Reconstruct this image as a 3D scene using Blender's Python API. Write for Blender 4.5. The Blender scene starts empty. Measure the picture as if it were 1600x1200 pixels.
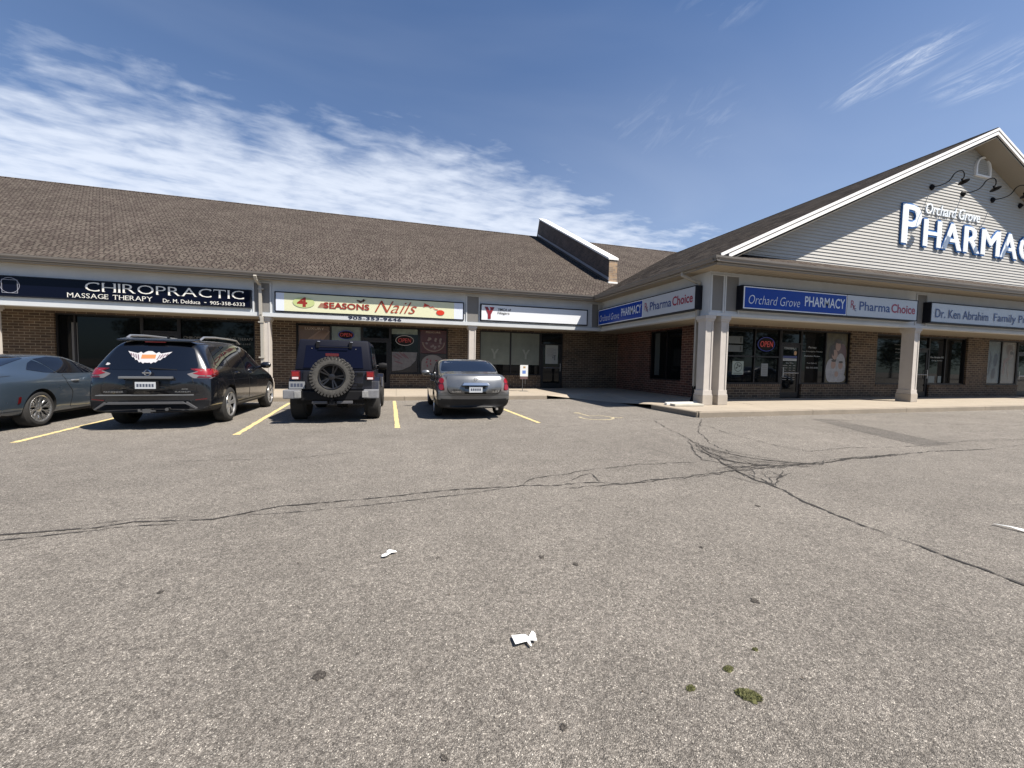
import bpy, bmesh, math, random
from mathutils import Vector, Matrix, Euler
from mathutils.bvhtree import BVHTree
random.seed(7)
S = bpy.context.scene
COL = S.collection

# ------------------------------------------------------------------ camera
cam_d = bpy.data.cameras.new("camera"); cam = bpy.data.objects.new("camera", cam_d); COL.objects.link(cam)
cam_d.sensor_width = 36.0; cam_d.lens = 622.3 / 1600 * 36; cam_d.clip_start = 0.05; cam_d.clip_end = 3000
cam.matrix_world = Matrix(((0.9602181, -0.0025025, -0.2792399, 0), (-0.2787078, 0.0537571, -0.9588702, 0),
                           (0.0174107, 0.9985509, 0.0509210, 1.35), (0, 0, 0, 1)))
S.camera = cam
# ------------------------------------------------------------------ sun and sky
SUNV = Vector((0.48, -0.46, 1.0)).normalized()
EL = math.asin(SUNV.z); AZ = math.atan2(SUNV.x, SUNV.y)
sd = bpy.data.lights.new("sun", 'SUN'); sd.energy = 5.0; sd.angle = math.radians(0.53); sd.color = (1.0, 0.93, 0.84)
sun = bpy.data.objects.new("sun", sd); COL.objects.link(sun); sun.rotation_euler = SUNV.to_track_quat('Z', 'Y').to_euler()
sun.location = (0, -20, 60)
W = bpy.data.worlds.new("World"); S.world = W; W.use_nodes = True
S.view_settings.view_transform = 'Standard'; S.view_settings.look = 'None'; S.view_settings.gamma = 1; S.view_settings.use_curve_mapping = False
S.view_settings.exposure = 0.95
def build_world():
    nt = W.node_tree; N = nt.nodes; L = nt.links; N.clear()
    out = N.new('ShaderNodeOutputWorld'); bg = N.new('ShaderNodeBackground'); bg.inputs[1].default_value = 0.05
    L.new(bg.outputs[0], out.inputs[0])
    sky = N.new('ShaderNodeTexSky'); sky.sky_type = 'NISHITA'; sky.sun_disc = False
    sky.sun_elevation = EL; sky.sun_rotation = AZ; sky.air_density = 1.0; sky.dust_density = 0.6; sky.ozone_density = 2.2
    tc = N.new('ShaderNodeTexCoord'); sep = N.new('ShaderNodeSeparateXYZ'); L.new(tc.outputs['Generated'], sep.inputs[0])
    def m(op, a, b=None, c=None, clamp=False):
        n = N.new('ShaderNodeMath'); n.operation = op; n.use_clamp = clamp
        for i, v in enumerate((a, b, c)):
            if v is None: continue
            if isinstance(v, (int, float)): n.inputs[i].default_value = v
            else: L.new(v, n.inputs[i])
        return n.outputs[0]
    z = m('MAXIMUM', sep.outputs[2], 0.03)
    u = m('DIVIDE', sep.outputs[0], z); v = m('DIVIDE', sep.outputs[1], z)
    def comb(x, y, zz=0.0):
        c = N.new('ShaderNodeCombineXYZ'); L.new(x, c.inputs[0]); L.new(y, c.inputs[1]); c.inputs[2].default_value = zz; return c.outputs[0]
    def noise(vec, sc, det=6, rough=0.6, dist=0.0):
        n = N.new('ShaderNodeTexNoise'); L.new(vec, n.inputs['Vector']); n.inputs['Scale'].default_value = sc
        n.inputs['Detail'].default_value = det; n.inputs['Roughness'].default_value = rough; n.inputs['Distortion'].default_value = dist
        return n.outputs[0]
    def smooth(x, a, b):
        n = N.new('ShaderNodeMapRange'); n.interpolation_type = 'SMOOTHSTEP'; L.new(x, n.inputs[0]); n.inputs[1].default_value = a; n.inputs[2].default_value = b
        return n.outputs[0]
    # altocumulus sheet: everything farther than v = 2.0 + 0.18 u, thinning to the right
    edge = m('SUBTRACT', v, m('MULTIPLY_ADD', u, 0.12, 1.60))
    big = noise(comb(u, v), 0.7, 3, 0.5)
    cov = m('ADD', edge, m('MULTIPLY_ADD', big, 1.3, -0.62))
    cov = smooth(cov, -0.1, 1.0)
    right = smooth(u, 3.4, 1.2)
    cov = m('MULTIPLY', cov, right)
    # rotate/stretch the texture so that the ripples run down to the right
    uu = m('ADD', m('MULTIPLY', u, 0.55), m('MULTIPLY', v, 0.25)); vv = m('SUBTRACT', v, m('MULTIPLY', u, 0.22))
    fine = noise(comb(m('MULTIPLY', uu, 2.4), m('MULTIPLY', vv, 1.9)), 3.4, 6, 0.58, 0.25)
    mid = noise(comb(m('MULTIPLY', uu, 1.3), m('MULTIPLY', vv, 1.3), 3.0), 1.9, 5, 0.6, 0.4)
    streak = noise(comb(m('MULTIPLY', uu, 1.1), m('MULTIPLY', vv, 4.2), 11.0), 2.2, 7, 0.6, 0.3)
    tex = m('ADD', m('MULTIPLY', fine, 0.62), m('ADD', m('MULTIPLY', mid, 0.26), m('MULTIPLY', streak, 0.26)))
    thr = m('MULTIPLY_ADD', cov, -0.46, 0.74)
    sheet = m('MULTIPLY', smooth(m('SUBTRACT', tex, thr), -0.16, 0.42), smooth(cov, 0.0, 0.25))
    # cirrus wisps at the upper right and faint veils
    wu = m('ADD', m('MULTIPLY', u, 0.95), m('MULTIPLY', v, 0.31)); wv = m('SUBTRACT', m('MULTIPLY', v, 0.95), m('MULTIPLY', u, 0.31))
    wis = noise(comb(m('MULTIPLY', u, 4.2), m('MULTIPLY', v, 1.2), 8.0), 2.4, 8, 0.66, 1.0)
    def blob(cu, cv, ru, rv):
        a = m('DIVIDE', m('SUBTRACT', u, cu), ru); b = m('DIVIDE', m('SUBTRACT', v, cv), rv)
        return smooth(m('ADD', m('MULTIPLY', a, a), m('MULTIPLY', b, b)), 1.0, 0.0)
    mask = m('ADD', m('MULTIPLY', blob(1.60, 0.98, 0.13, 0.25), 0.8), m('ADD', m('MULTIPLY', blob(1.92, 0.86, 0.2, 0.24), 0.5), m('ADD', m('MULTIPLY', blob(1.15, 1.45, 0.45, 0.35), 0.14), m('MULTIPLY', blob(0.85, 0.9, 0.14, 0.2), 0.3))))
    wisp = m('MULTIPLY', smooth(wis, 0.42, 0.78), mask)
    veil = m('MULTIPLY', smooth(noise(comb(uu, vv, 5.0), 0.9, 4, 0.55, 0.6), 0.45, 0.85), 0.07)
    hz = m('MULTIPLY', smooth(sep.outputs[2], 0.80, 0.20), m('MULTIPLY_ADD', smooth(u, -0.3, 1.6), 0.15, 0.13)); tot = m('MAXIMUM', sheet, m('ADD', hz, m('MAXIMUM', wisp, veil))); tot = m('MULTIPLY', tot, 0.86, clamp=True)
    up = smooth(sep.outputs[2], 0.0, 0.06); tot = m('MULTIPLY', tot, up)
    mix = N.new('ShaderNodeMix'); mix.data_type = 'RGBA'; L.new(tot, mix.inputs[0]); tn = N.new('ShaderNodeMix'); tn.data_type = 'RGBA'; tn.blend_type = 'MULTIPLY'; tn.inputs[0].default_value = 1; L.new(sky.outputs[0], tn.inputs[6]); tn.inputs[7].default_value = (0.74, 1.0, 1.28, 1); L.new(tn.outputs[2], mix.inputs[6])
    mix.inputs[7].default_value = (9.2, 9.9, 11.2, 1)
    L.new(mix.outputs[2], bg.inputs[0])
build_world()

# ------------------------------------------------------------------ materials
def new_mat(name):
    m = bpy.data.materials.new(name); m.use_nodes = True
    return m, m.node_tree.nodes, m.node_tree.links, m.node_tree.nodes['Principled BSDF']
def flat(name, col, rough=0.6, metal=0.0, var=0.0, scale=3.0, bump=0.0, coat=0.0, spec=0.5, objc=True, emit=None, es=0):
    """principled with a little procedural dirt / tone variation"""
    m, N, L, B = new_mat(name)
    B.inputs['Roughness'].default_value = rough; B.inputs['Metallic'].default_value = metal
    B.inputs['Coat Weight'].default_value = coat; B.inputs['Coat Roughness'].default_value = 0.04
    B.inputs['Specular IOR Level'].default_value = spec
    B.inputs['Base Color'].default_value = (*col, 1)
    if emit: B.inputs['Emission Color'].default_value = (*emit, 1); B.inputs['Emission Strength'].default_value = es
    if var or bump:
        g = N.new('ShaderNodeTexCoord'); n = N.new('ShaderNodeTexNoise'); n.inputs['Scale'].default_value = scale; n.inputs['Detail'].default_value = 8
        n.inputs['Roughness'].default_value = 0.65
        L.new(g.outputs['Object'], n.inputs['Vector'])
        if var:
            r = N.new('ShaderNodeMapRange'); L.new(n.outputs[0], r.inputs[0]); r.inputs[1].default_value = 0.3; r.inputs[2].default_value = 0.7
            r.inputs[3].default_value = 1 - var; r.inputs[4].default_value = 1 + var * 0.6
            h = N.new('ShaderNodeHueSaturation'); h.inputs['Color'].default_value = (*col, 1); L.new(r.outputs[0], h.inputs['Value']); L.new(h.outputs[0], B.inputs['Base Color'])
        if bump:
            b = N.new('ShaderNodeBump'); b.inputs['Strength'].default_value = bump; b.inputs['Distance'].default_value = 0.01
            L.new(n.outputs[0], b.inputs['Height']); L.new(b.outputs[0], B.inputs['Normal'])
    return m
def nodes_pos(N, L, axis):
    """2D world coordinates: 'x' -> (x,z), 'y' -> (y,z), 'r' -> (x, slope)"""
    g = N.new('ShaderNodeNewGeometry'); s = N.new('ShaderNodeSeparateXYZ'); L.new(g.outputs['Position'], s.inputs[0])
    c = N.new('ShaderNodeCombineXYZ')
    if axis == 'x': L.new(s.outputs[0], c.inputs[0]); L.new(s.outputs[2], c.inputs[1])
    elif axis == 'y': L.new(s.outputs[1], c.inputs[0]); L.new(s.outputs[2], c.inputs[1])
    elif axis == 'rx': L.new(s.outputs[0], c.inputs[0]); L.new(s.outputs[1], c.inputs[1])
    elif axis == 'ry': L.new(s.outputs[1], c.inputs[0]); L.new(s.outputs[0], c.inputs[1])
    return c.outputs[0], g
def brick(name, axis, c1, c2, mortar, soldier=False):
    m, N, L, B = new_mat(name); v, g = nodes_pos(N, L, axis)
    if soldier:
        mp = N.new('ShaderNodeMapping'); L.new(v, mp.inputs[0]); mp.inputs['Rotation'].default_value = (0, 0, math.pi / 2); v = mp.outputs[0]
    b = N.new('ShaderNodeTexBrick'); L.new(v, b.inputs['Vector']); b.inputs['Scale'].default_value = 1.0
    b.inputs['Brick Width'].default_value = 0.30; b.inputs['Row Height'].default_value = 0.10; b.inputs['Mortar Size'].default_value = 0.010
    b.inputs['Mortar Smooth'].default_value = 0.25; b.inputs['Bias'].default_value = -0.1
    b.inputs['Color1'].default_value = (*c1, 1); b.inputs['Color2'].default_value = (*c2, 1); b.inputs['Mortar'].default_value = (*mortar, 1)
    n = N.new('ShaderNodeTexNoise'); L.new(v, n.inputs['Vector']); n.inputs['Scale'].default_value = 1.3; n.inputs['Detail'].default_value = 9; n.inputs['Roughness'].default_value = 0.7
    r = N.new('ShaderNodeMapRange'); L.new(n.outputs[0], r.inputs[0]); r.inputs[1].default_value = 0.3; r.inputs[2].default_value = 0.7; r.inputs[3].default_value = 0.62; r.inputs[4].default_value = 1.3
    h = N.new('ShaderNodeHueSaturation'); L.new(b.outputs[0], h.inputs['Color']); L.new(r.outputs[0], h.inputs['Value']); L.new(h.outputs[0], B.inputs['Base Color'])
    B.inputs['Roughness'].default_value = 0.9
    bp = N.new('ShaderNodeBump'); bp.inputs['Strength'].default_value = 0.6; bp.inputs['Distance'].default_value = 0.008; bp.invert = True
    L.new(b.outputs['Fac'], bp.inputs['Height']); L.new(bp.outputs[0], B.inputs['Normal'])
    return m
def shingle(name, axis, dark=1.0, bw=0.21, rh=0.135, lo=1.0, hi=1.0):
    m, N, L, B = new_mat(name); v, g = nodes_pos(N, L, axis)
    # wobble so that courses are not ruler straight
    wn = N.new('ShaderNodeTexNoise'); L.new(v, wn.inputs['Vector']); wn.inputs['Scale'].default_value = 7; wn.inputs['Detail'].default_value = 3
    ws = N.new('ShaderNodeVectorMath'); ws.operation = 'SCALE'; L.new(wn.outputs[1], ws.inputs[0]); ws.inputs['Scale'].default_value = 0.03
    wa = N.new('ShaderNodeVectorMath'); L.new(v, wa.inputs[0]); L.new(ws.outputs[0], wa.inputs[1]); v2 = wa.outputs[0]
    b = N.new('ShaderNodeTexBrick'); L.new(v2, b.inputs['Vector']); b.inputs['Scale'].default_value = 1.0
    b.inputs['Brick Width'].default_value = bw; b.inputs['Row Height'].default_value = rh; b.inputs['Mortar Size'].default_value = 0.020; b.inputs['Mortar Smooth'].default_value = 0.6
    b.inputs['Bias'].default_value = 0.0; b.offset = 0.37; b.squash = 1.5; b.squash_frequency = 3
    b.inputs['Color1'].default_value = (0.385 * dark * hi, 0.33 * dark * hi, 0.278 * dark * hi, 1); b.inputs['Color2'].default_value = (0.085 * dark * lo, 0.068 * dark * lo, 0.060 * dark * lo, 1)
    b.inputs['Mortar'].default_value = (0.018 * dark, 0.015 * dark, 0.014 * dark, 1)  # near-black course lines: shadows between shingle rows put into the colour
    n = N.new('ShaderNodeTexNoise'); L.new(v, n.inputs['Vector']); n.inputs['Scale'].default_value = 34; n.inputs['Detail'].default_value = 5
    n2 = N.new('ShaderNodeTexNoise'); L.new(v, n2.inputs['Vector']); n2.inputs['Scale'].default_value = 0.45; n2.inputs['Detail'].default_value = 6
    def mr(x, a, bb, c, d):
        r = N.new('ShaderNodeMapRange'); L.new(x, r.inputs[0]); r.inputs[1].default_value = a; r.inputs[2].default_value = bb; r.inputs[3].default_value = c; r.inputs[4].default_value = d; return r.outputs[0]
    mu = N.new('ShaderNodeMath'); mu.operation = 'MULTIPLY'; L.new(mr(n.outputs[0], 0.3, 0.7, 0.6, 1.4), mu.inputs[0]); L.new(mr(n2.outputs[0], 0.3, 0.7, 0.86, 1.12), mu.inputs[1])
    h = N.new('ShaderNodeHueSaturation'); L.new(b.outputs[0], h.inputs['Color']); L.new(mu.outputs[0], h.inputs['Value']); L.new(h.outputs[0], B.inputs['Base Color'])
    B.inputs['Roughness'].default_value = 1.0; B.inputs['Specular IOR Level'].default_value = 0.04
    sx = N.new('ShaderNodeSeparateXYZ'); L.new(v2, sx.inputs[0]); fr = N.new('ShaderNodeMath'); fr.operation = 'FRACT'
    dv = N.new('ShaderNodeMath'); dv.operation = 'DIVIDE'; L.new(sx.outputs[1], dv.inputs[0]); dv.inputs[1].default_value = rh; L.new(dv.outputs[0], fr.inputs[0])
    sub = N.new('ShaderNodeMath'); sub.operation = 'SUBTRACT'; sub.inputs[0].default_value = 1.0; L.new(fr.outputs[0], sub.inputs[1])
    ad = N.new('ShaderNodeMath'); ad.operation = 'ADD'; L.new(sub.outputs[0], ad.inputs[0]); L.new(b.outputs['Fac'], ad.inputs[1])
    bp = N.new('ShaderNodeBump'); bp.inputs['Strength'].default_value = 0.7; bp.inputs['Distance'].default_value = 0.012
    L.new(sub.outputs[0], bp.inputs['Height']); L.new(bp.outputs[0], B.inputs['Normal'])
    return m
def asphalt(name, tint=(1, 1, 1), k=1.0):
    m, N, L, B = new_mat(name); g = N.new('ShaderNodeNewGeometry'); P = g.outputs['Position']
    def vor(sc, rnd=1.0):
        v = N.new('ShaderNodeTexVoronoi'); L.new(P, v.inputs['Vector']); v.inputs['Scale'].default_value = sc; v.inputs['Randomness'].default_value = rnd; return v
    def nz(sc, d=8, r=0.6):
        n = N.new('ShaderNodeTexNoise'); L.new(P, n.inputs['Vector']); n.inputs['Scale'].default_value = sc; n.inputs['Detail'].default_value = d; n.inputs['Roughness'].default_value = r; return n.outputs[0]
    def mr(x, a, b, c, d):
        r = N.new('ShaderNodeMapRange'); L.new(x, r.inputs[0]); r.inputs[1].default_value = a; r.inputs[2].default_value = b; r.inputs[3].default_value = c; r.inputs[4].default_value = d; return r.outputs[0]
    def mul(a, b):
        n = N.new('ShaderNodeMath'); n.operation = 'MULTIPLY'; L.new(a, n.inputs[0]); L.new(b, n.inputs[1]); return n.outputs[0]
    v1 = vor(230); s = N.new('ShaderNodeSeparateColor'); L.new(v1.outputs['Color'], s.inputs[0])
    ramp = N.new('ShaderNodeValToRGB'); L.new(s.outputs[0], ramp.inputs[0]); e = ramp.color_ramp.elements
    e[0].position = 0; e[0].color = (0.105 * k, 0.093 * k, 0.081 * k, 1); e[1].position = 1; e[1].color = (0.52 * k, 0.475 * k, 0.415 * k, 1)
    for p, c in ((0.35, (0.158, 0.141, 0.124)), (0.72, (0.207, 0.186, 0.164)), (0.90, (0.265, 0.240, 0.212)), (0.965, (0.34, 0.31, 0.27))):
        x = e.new(p); x.color = (c[0] * k, c[1] * k, c[2] * k, 1)
    gap = mr(v1.outputs['Distance'], 0.25, 0.75, 1.10, 0.58)
    v3 = vor(85); s3 = N.new('ShaderNodeSeparateColor'); L.new(v3.outputs['Color'], s3.inputs[0])
    stone = mr(s3.outputs[1], 0.0, 1.0, 0.74, 1.30)
    val = mul(mul(gap, stone), mul(mr(nz(0.28, 6), 0.3, 0.7, 0.84, 1.12), mul(mr(nz(2.6, 6), 0.3, 0.7, 0.88, 1.10), mul(mr(nz(19, 4), 0.3, 0.7, 0.84, 1.15), mr(nz(55, 2), 0.3, 0.7, 0.86, 1.14)))))
    h = N.new('ShaderNodeHueSaturation'); L.new(ramp.outputs[0], h.inputs['Color']); L.new(val, h.inputs['Value'])
    mx = N.new('ShaderNodeMix'); mx.data_type = 'RGBA'; mx.blend_type = 'MULTIPLY'; mx.inputs[0].default_value = 1; L.new(h.outputs[0], mx.inputs[6]); mx.inputs[7].default_value = (*tint, 1)
    L.new(mx.outputs[2], B.inputs['Base Color']); B.inputs['Roughness'].default_value = 0.85; B.inputs['Specular IOR Level'].default_value = 0.3
    bp = N.new('ShaderNodeBump'); bp.inputs['Strength'].default_value = 0.8; bp.inputs['Distance'].default_value = 0.006; bp.invert = True
    L.new(v1.outputs['Distance'], bp.inputs['Height'])
    bp2 = N.new('ShaderNodeBump'); bp2.inputs['Strength'].default_value = 0.5; bp2.inputs['Distance'].default_value = 0.02; L.new(nz(16, 5), bp2.inputs['Height']); L.new(bp.outputs[0], bp2.inputs['Normal'])
    L.new(bp2.outputs[0], B.inputs['Normal'])
    return m
def concrete(name, col, var=0.18):
    m, N, L, B = new_mat(name); g = N.new('ShaderNodeNewGeometry'); P = g.outputs['Position']
    def nz(sc, d=8):
        n = N.new('ShaderNodeTexNoise'); L.new(P, n.inputs['Vector']); n.inputs['Scale'].default_value = sc; n.inputs['Detail'].default_value = d; n.inputs['Roughness'].default_value = 0.65; return n.outputs[0]
    a = N.new('ShaderNodeMath'); a.operation = 'MULTIPLY_ADD'; L.new(nz(1.4), a.inputs[0]); a.inputs[1].default_value = var * 3; a.inputs[2].default_value = 1 - var * 1.5
    b = N.new('ShaderNodeMath'); b.operation = 'MULTIPLY_ADD'; L.new(nz(60, 3), b.inputs[0]); b.inputs[1].default_value = 0.5; b.inputs[2].default_value = 0.75
    c = N.new('ShaderNodeMath'); c.operation = 'MULTIPLY'; L.new(a.outputs[0], c.inputs[0]); L.new(b.outputs[0], c.inputs[1])
    h = N.new('ShaderNodeHueSaturation'); h.inputs['Color'].default_value = (*col, 1); L.new(c.outputs[0], h.inputs['Value']); L.new(h.outputs[0], B.inputs['Base Color'])
    B.inputs['Roughness'].default_value = 0.88
    bp = N.new('ShaderNodeBump'); bp.inputs['Strength'].default_value = 0.3; bp.inputs['Distance'].default_value = 0.005; L.new(nz(90, 4), bp.inputs['Height']); L.new(bp.outputs[0], B.inputs['Normal'])
    return m
M = {}
M['asphalt'] = asphalt('asphalt', (0.99, 1.0, 0.985), 1.14)
M['asphalt_dark'] = asphalt('asphalt patch', (0.97, 0.98, 0.98), 0.82)
M['stain'] = asphalt('stained asphalt', (1, .98, .95), 0.45)
M['crack'] = flat('crack filler and dirt', (0.040, 0.036, 0.032), 0.95, var=0.3, scale=20)
M['crack_soft'] = flat('worn crack', (0.070, 0.063, 0.056), 0.95, var=0.3, scale=20)
M['walk'] = concrete('walkway concrete', (0.305, 0.262, 0.205), 0.14)
M['kerb'] = concrete('kerb concrete', (0.23, 0.195, 0.15), 0.25)
M['paint_y'] = flat('worn yellow line paint', (0.60, 0.52, 0.32), 0.8, var=0.25, scale=9, bump=0.3)
M['paint_hc'] = flat('faded symbol paint', (0.50, 0.44, 0.28), 0.85, var=0.35, scale=14, bump=0.3)
M['brick_tan'] = brick('tan brown brick', 'x', (0.098, 0.064, 0.040), (0.042, 0.028, 0.020), (0.225, 0.18, 0.125))
M['brick_red'] = brick('red brown brick', 'x', (0.11, 0.045, 0.03), (0.055, 0.028, 0.02), (0.21, 0.15, 0.11))
M['brick_red_y'] = brick('red brown brick side', 'y', (0.115, 0.042, 0.028), (0.05, 0.024, 0.018), (0.25, 0.165, 0.12))
M['brick_sold'] = brick('soldier course brick', 'x', (0.10, 0.064, 0.042), (0.055, 0.036, 0.026), (0.22, 0.175, 0.12), True)
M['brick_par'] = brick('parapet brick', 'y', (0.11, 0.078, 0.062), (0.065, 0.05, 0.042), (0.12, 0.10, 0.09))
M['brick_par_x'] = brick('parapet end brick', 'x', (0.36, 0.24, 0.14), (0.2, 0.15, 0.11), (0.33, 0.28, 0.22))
M['roof'] = shingle('asphalt shingles', 'rx', 0.42, 0.15, 0.135, 1.9, 0.72); M['roof_side'] = shingle('asphalt shingles shaded side', 'ry', 0.15, 0.40, 0.19)  # side slope is a darker copy: shade and tab-edge shadows put into its colours
M['stucco'] = flat('grey stucco band', (0.49, 0.51, 0.52), 0.9, var=0.10, scale=1.2, bump=0.15)
M['panel'] = flat('taupe recessed panel', (0.17, 0.165, 0.155), 0.85, var=0.08, scale=2, bump=0.1)
M['column'] = flat('painted column', (0.46, 0.425, 0.385), 0.8, var=0.10, scale=2.5, bump=0.1)
M['column_base'] = concrete('column plinth', (0.36, 0.32, 0.27), 0.2)
M['soffit'] = flat('beige soffit', (0.30, 0.255, 0.19), 0.8, var=0.05, scale=1)
M['gutter'] = flat('taupe metal gutter', (0.175, 0.158, 0.138), 0.5, var=0.10, scale=1.5)
M['spout'] = flat('light taupe downspout', (0.33, 0.31, 0.27), 0.5, var=0.1, scale=2)
M['white_trim'] = flat('white rake trim', (0.82, 0.80, 0.76), 0.5, var=0.03)
M['siding'] = flat('light beige vinyl siding', (0.41, 0.40, 0.37), 0.6, var=0.05, scale=0.8)
M['frame'] = flat('dark bronze frame', (0.010, 0.009, 0.010), 0.45, spec=0.35)
M['glass'] = flat('dark room shop glass', (0.004, 0.005, 0.006), 0.03, spec=0.2)  # opaque pane; darkness of the unlit room behind is put into its colour
M['flash'] = flat('grey flashing', (0.30, 0.31, 0.34), 0.4, metal=0.3)
M['black'] = flat('black plastic', (0.006, 0.006, 0.007), 0.6, spec=0.2)
M['film'] = flat('frosted window film', (0.14, 0.155, 0.135), 0.15, var=0.18, scale=1.6)
M['film_y'] = flat('lighter film logo', (0.20, 0.215, 0.195), 0.2)
def C(name, col, rough=0.5, **k):
    if name not in M: M[name] = flat(name, col, rough, **k)
    return M[name]

def worn(name, col, under, amount):
    m, N, L, B = new_mat(name); g = N.new('ShaderNodeNewGeometry'); n = N.new('ShaderNodeTexNoise'); L.new(g.outputs['Position'], n.inputs['Vector']); n.inputs['Scale'].default_value = 26; n.inputs['Detail'].default_value = 9; n.inputs['Roughness'].default_value = 0.75
    r = N.new('ShaderNodeMapRange'); L.new(n.outputs[0], r.inputs[0]); r.inputs[1].default_value = amount - .05; r.inputs[2].default_value = amount + .05
    x = N.new('ShaderNodeMix'); x.data_type = 'RGBA'; L.new(r.outputs[0], x.inputs[0]); x.inputs[6].default_value = (*under, 1); x.inputs[7].default_value = (*col, 1); L.new(x.outputs[2], B.inputs['Base Color']); B.inputs['Roughness'].default_value = .85
    return m
M['paint_y'] = worn('worn yellow line paint', (0.56, 0.44, 0.20), (0.22, 0.20, 0.165), 0.42); M['paint_hc'] = worn('faded symbol paint', (0.50, 0.42, 0.24), (0.21, 0.19, 0.16), 0.50)
# ------------------------------------------------------------------ mesh helpers
ROOTS = {}
def tag(o, label=None, cat=None, group=None, kind=None):
    if label: o['label'] = label
    if cat: o['category'] = cat
    if group: o['group'] = group
    if kind: o['kind'] = kind
    return o
def root(name, label, cat, loc=(0, 0, 0), rz=0, group=None):
    o = bpy.data.objects.new(name, None); COL.objects.link(o); o.location = loc; o.rotation_euler = (0, 0, rz); o.empty_display_size = 0.2
    return tag(o, label, cat, group)
class MB:
    def __init__(s): s.v = []; s.f = []; s.m = []; s.cur = 0
    def add(s, vs, fs):
        b = len(s.v); s.v += [tuple(p) for p in vs]; s.f += [tuple(b + i for i in f) for f in fs]; s.m += [s.cur] * len(fs); return s
    def box(s, x0, x1, y0, y1, z0, z1):
        return s.add([(x0, y0, z0), (x1, y0, z0), (x1, y1, z0), (x0, y1, z0), (x0, y0, z1), (x1, y0, z1), (x1, y1, z1), (x0, y1, z1)],
                     [(3, 2, 1, 0), (4, 5, 6, 7), (0, 1, 5, 4), (1, 2, 6, 5), (2, 3, 7, 6), (3, 0, 4, 7)])
    def prism(s, pts, d):
        """closed prism: 3D polygon pts swept by vector d"""
        n = len(pts); d = Vector(d); a = [Vector(p) for p in pts]
        return s.add(a + [p + d for p in a], [tuple(reversed(range(n))), tuple(range(n, 2 * n))] + [(i, (i + 1) % n, n + (i + 1) % n, n + i) for i in range(n)])
    def poly(s, pts): return s.add(pts, [tuple(range(len(pts)))])
    def tube(s, path, r, n=8, r2=None):
        path = [Vector(p) for p in path]; rings = []; k = len(path)
        for i, p in enumerate(path):
            t = (path[min(i + 1, k - 1)] - path[max(i - 1, 0)]).normalized()
            a = t.orthogonal().normalized() if i == 0 else (a0 - t * a0.dot(t)).normalized()
            a0 = a; b = t.cross(a); rr = r if r2 is None else r + (r2 - r) * i / (k - 1)
            rings.append([p + (a * math.cos(q) + b * math.sin(q)) * rr for q in [2 * math.pi * j / n for j in range(n)]])
        vs = [q for rg in rings for q in rg]; fs = [(i * n + j, i * n + (j + 1) % n, (i + 1) * n + (j + 1) % n, (i + 1) * n + j) for i in range(k - 1) for j in range(n)]
        fs += [tuple(reversed(range(n))), tuple(range((k - 1) * n, k * n))]
        return s.add(vs, fs)
    def lathe(s, prof, axis='x', c=(0, 0, 0), n=32, caps=False):
        """prof: list of (offset along axis, radius)"""
        vs = []; k = len(prof)
        for a, r in prof:
            for j in range(n):
                q = 2 * math.pi * j / n; u, w = r * math.cos(q), r * math.sin(q)
                p = {'x': (a, u, w), 'y': (u, a, w), 'z': (u, w, a)}[axis]; vs.append((p[0] + c[0], p[1] + c[1], p[2] + c[2]))
        fs = [(i * n + j, i * n + (j + 1) % n, (i + 1) * n + (j + 1) % n, (i + 1) * n + j) for i in range(k - 1) for j in range(n)]
        if caps: fs += [tuple(reversed(range(n))), tuple(range((k - 1) * n, k * n))]
        return s.add(vs, fs)
    def xf(s, mat, start=0):
        for i in range(start, len(s.v)): s.v[i] = tuple(mat @ Vector(s.v[i]))
        return s
    def build(s, name, mat, parent=None, world=True, smooth=False, bevel=0, label=None, fixn=True, angle=35):
        me = bpy.data.meshes.new(name); vs = s.v
        if parent is not None and world:
            inv = Matrix.Translation(parent_loc(parent)).inverted(); vs = [tuple(inv @ Vector(p)) for p in vs]
        me.from_pydata(vs, [], s.f)
        if fixn:
            bm = bmesh.new(); bm.from_mesh(me); bmesh.ops.recalc_face_normals(bm, faces=bm.faces)
            if bevel: bmesh.ops.bevel(bm, geom=[e for e in bm.edges if len(e.link_faces) == 2 and e.calc_face_angle(0) > 0.5], offset=bevel, segments=2, affect='EDGES', profile=0.6, clamp_overlap=True)
            bm.to_mesh(me); bm.free()
        mats = mat if isinstance(mat, (list, tuple)) else [mat]
        for x in mats: me.materials.append(x)
        if len(mats) > 1 and len(me.polygons) == len(s.m):
            for p, i in zip(me.polygons, s.m): p.material_index = i
        if smooth:
            for p in me.polygons: p.use_smooth = True
            me.set_sharp_from_angle(angle=math.radians(angle))
        o = bpy.data.objects.new(name, me); COL.objects.link(o)
        if parent is not None: o.parent = parent
        if label: o['label'] = label
        return o
def parent_loc(p):
    v = Vector(p.location)
    while p.parent is not None: p = p.parent; v = v + Vector(p.location)
    return v
def struct(name, mb, mat, **k):
    o = mb.build(name, mat, **k); o['kind'] = 'structure'; return o

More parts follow.
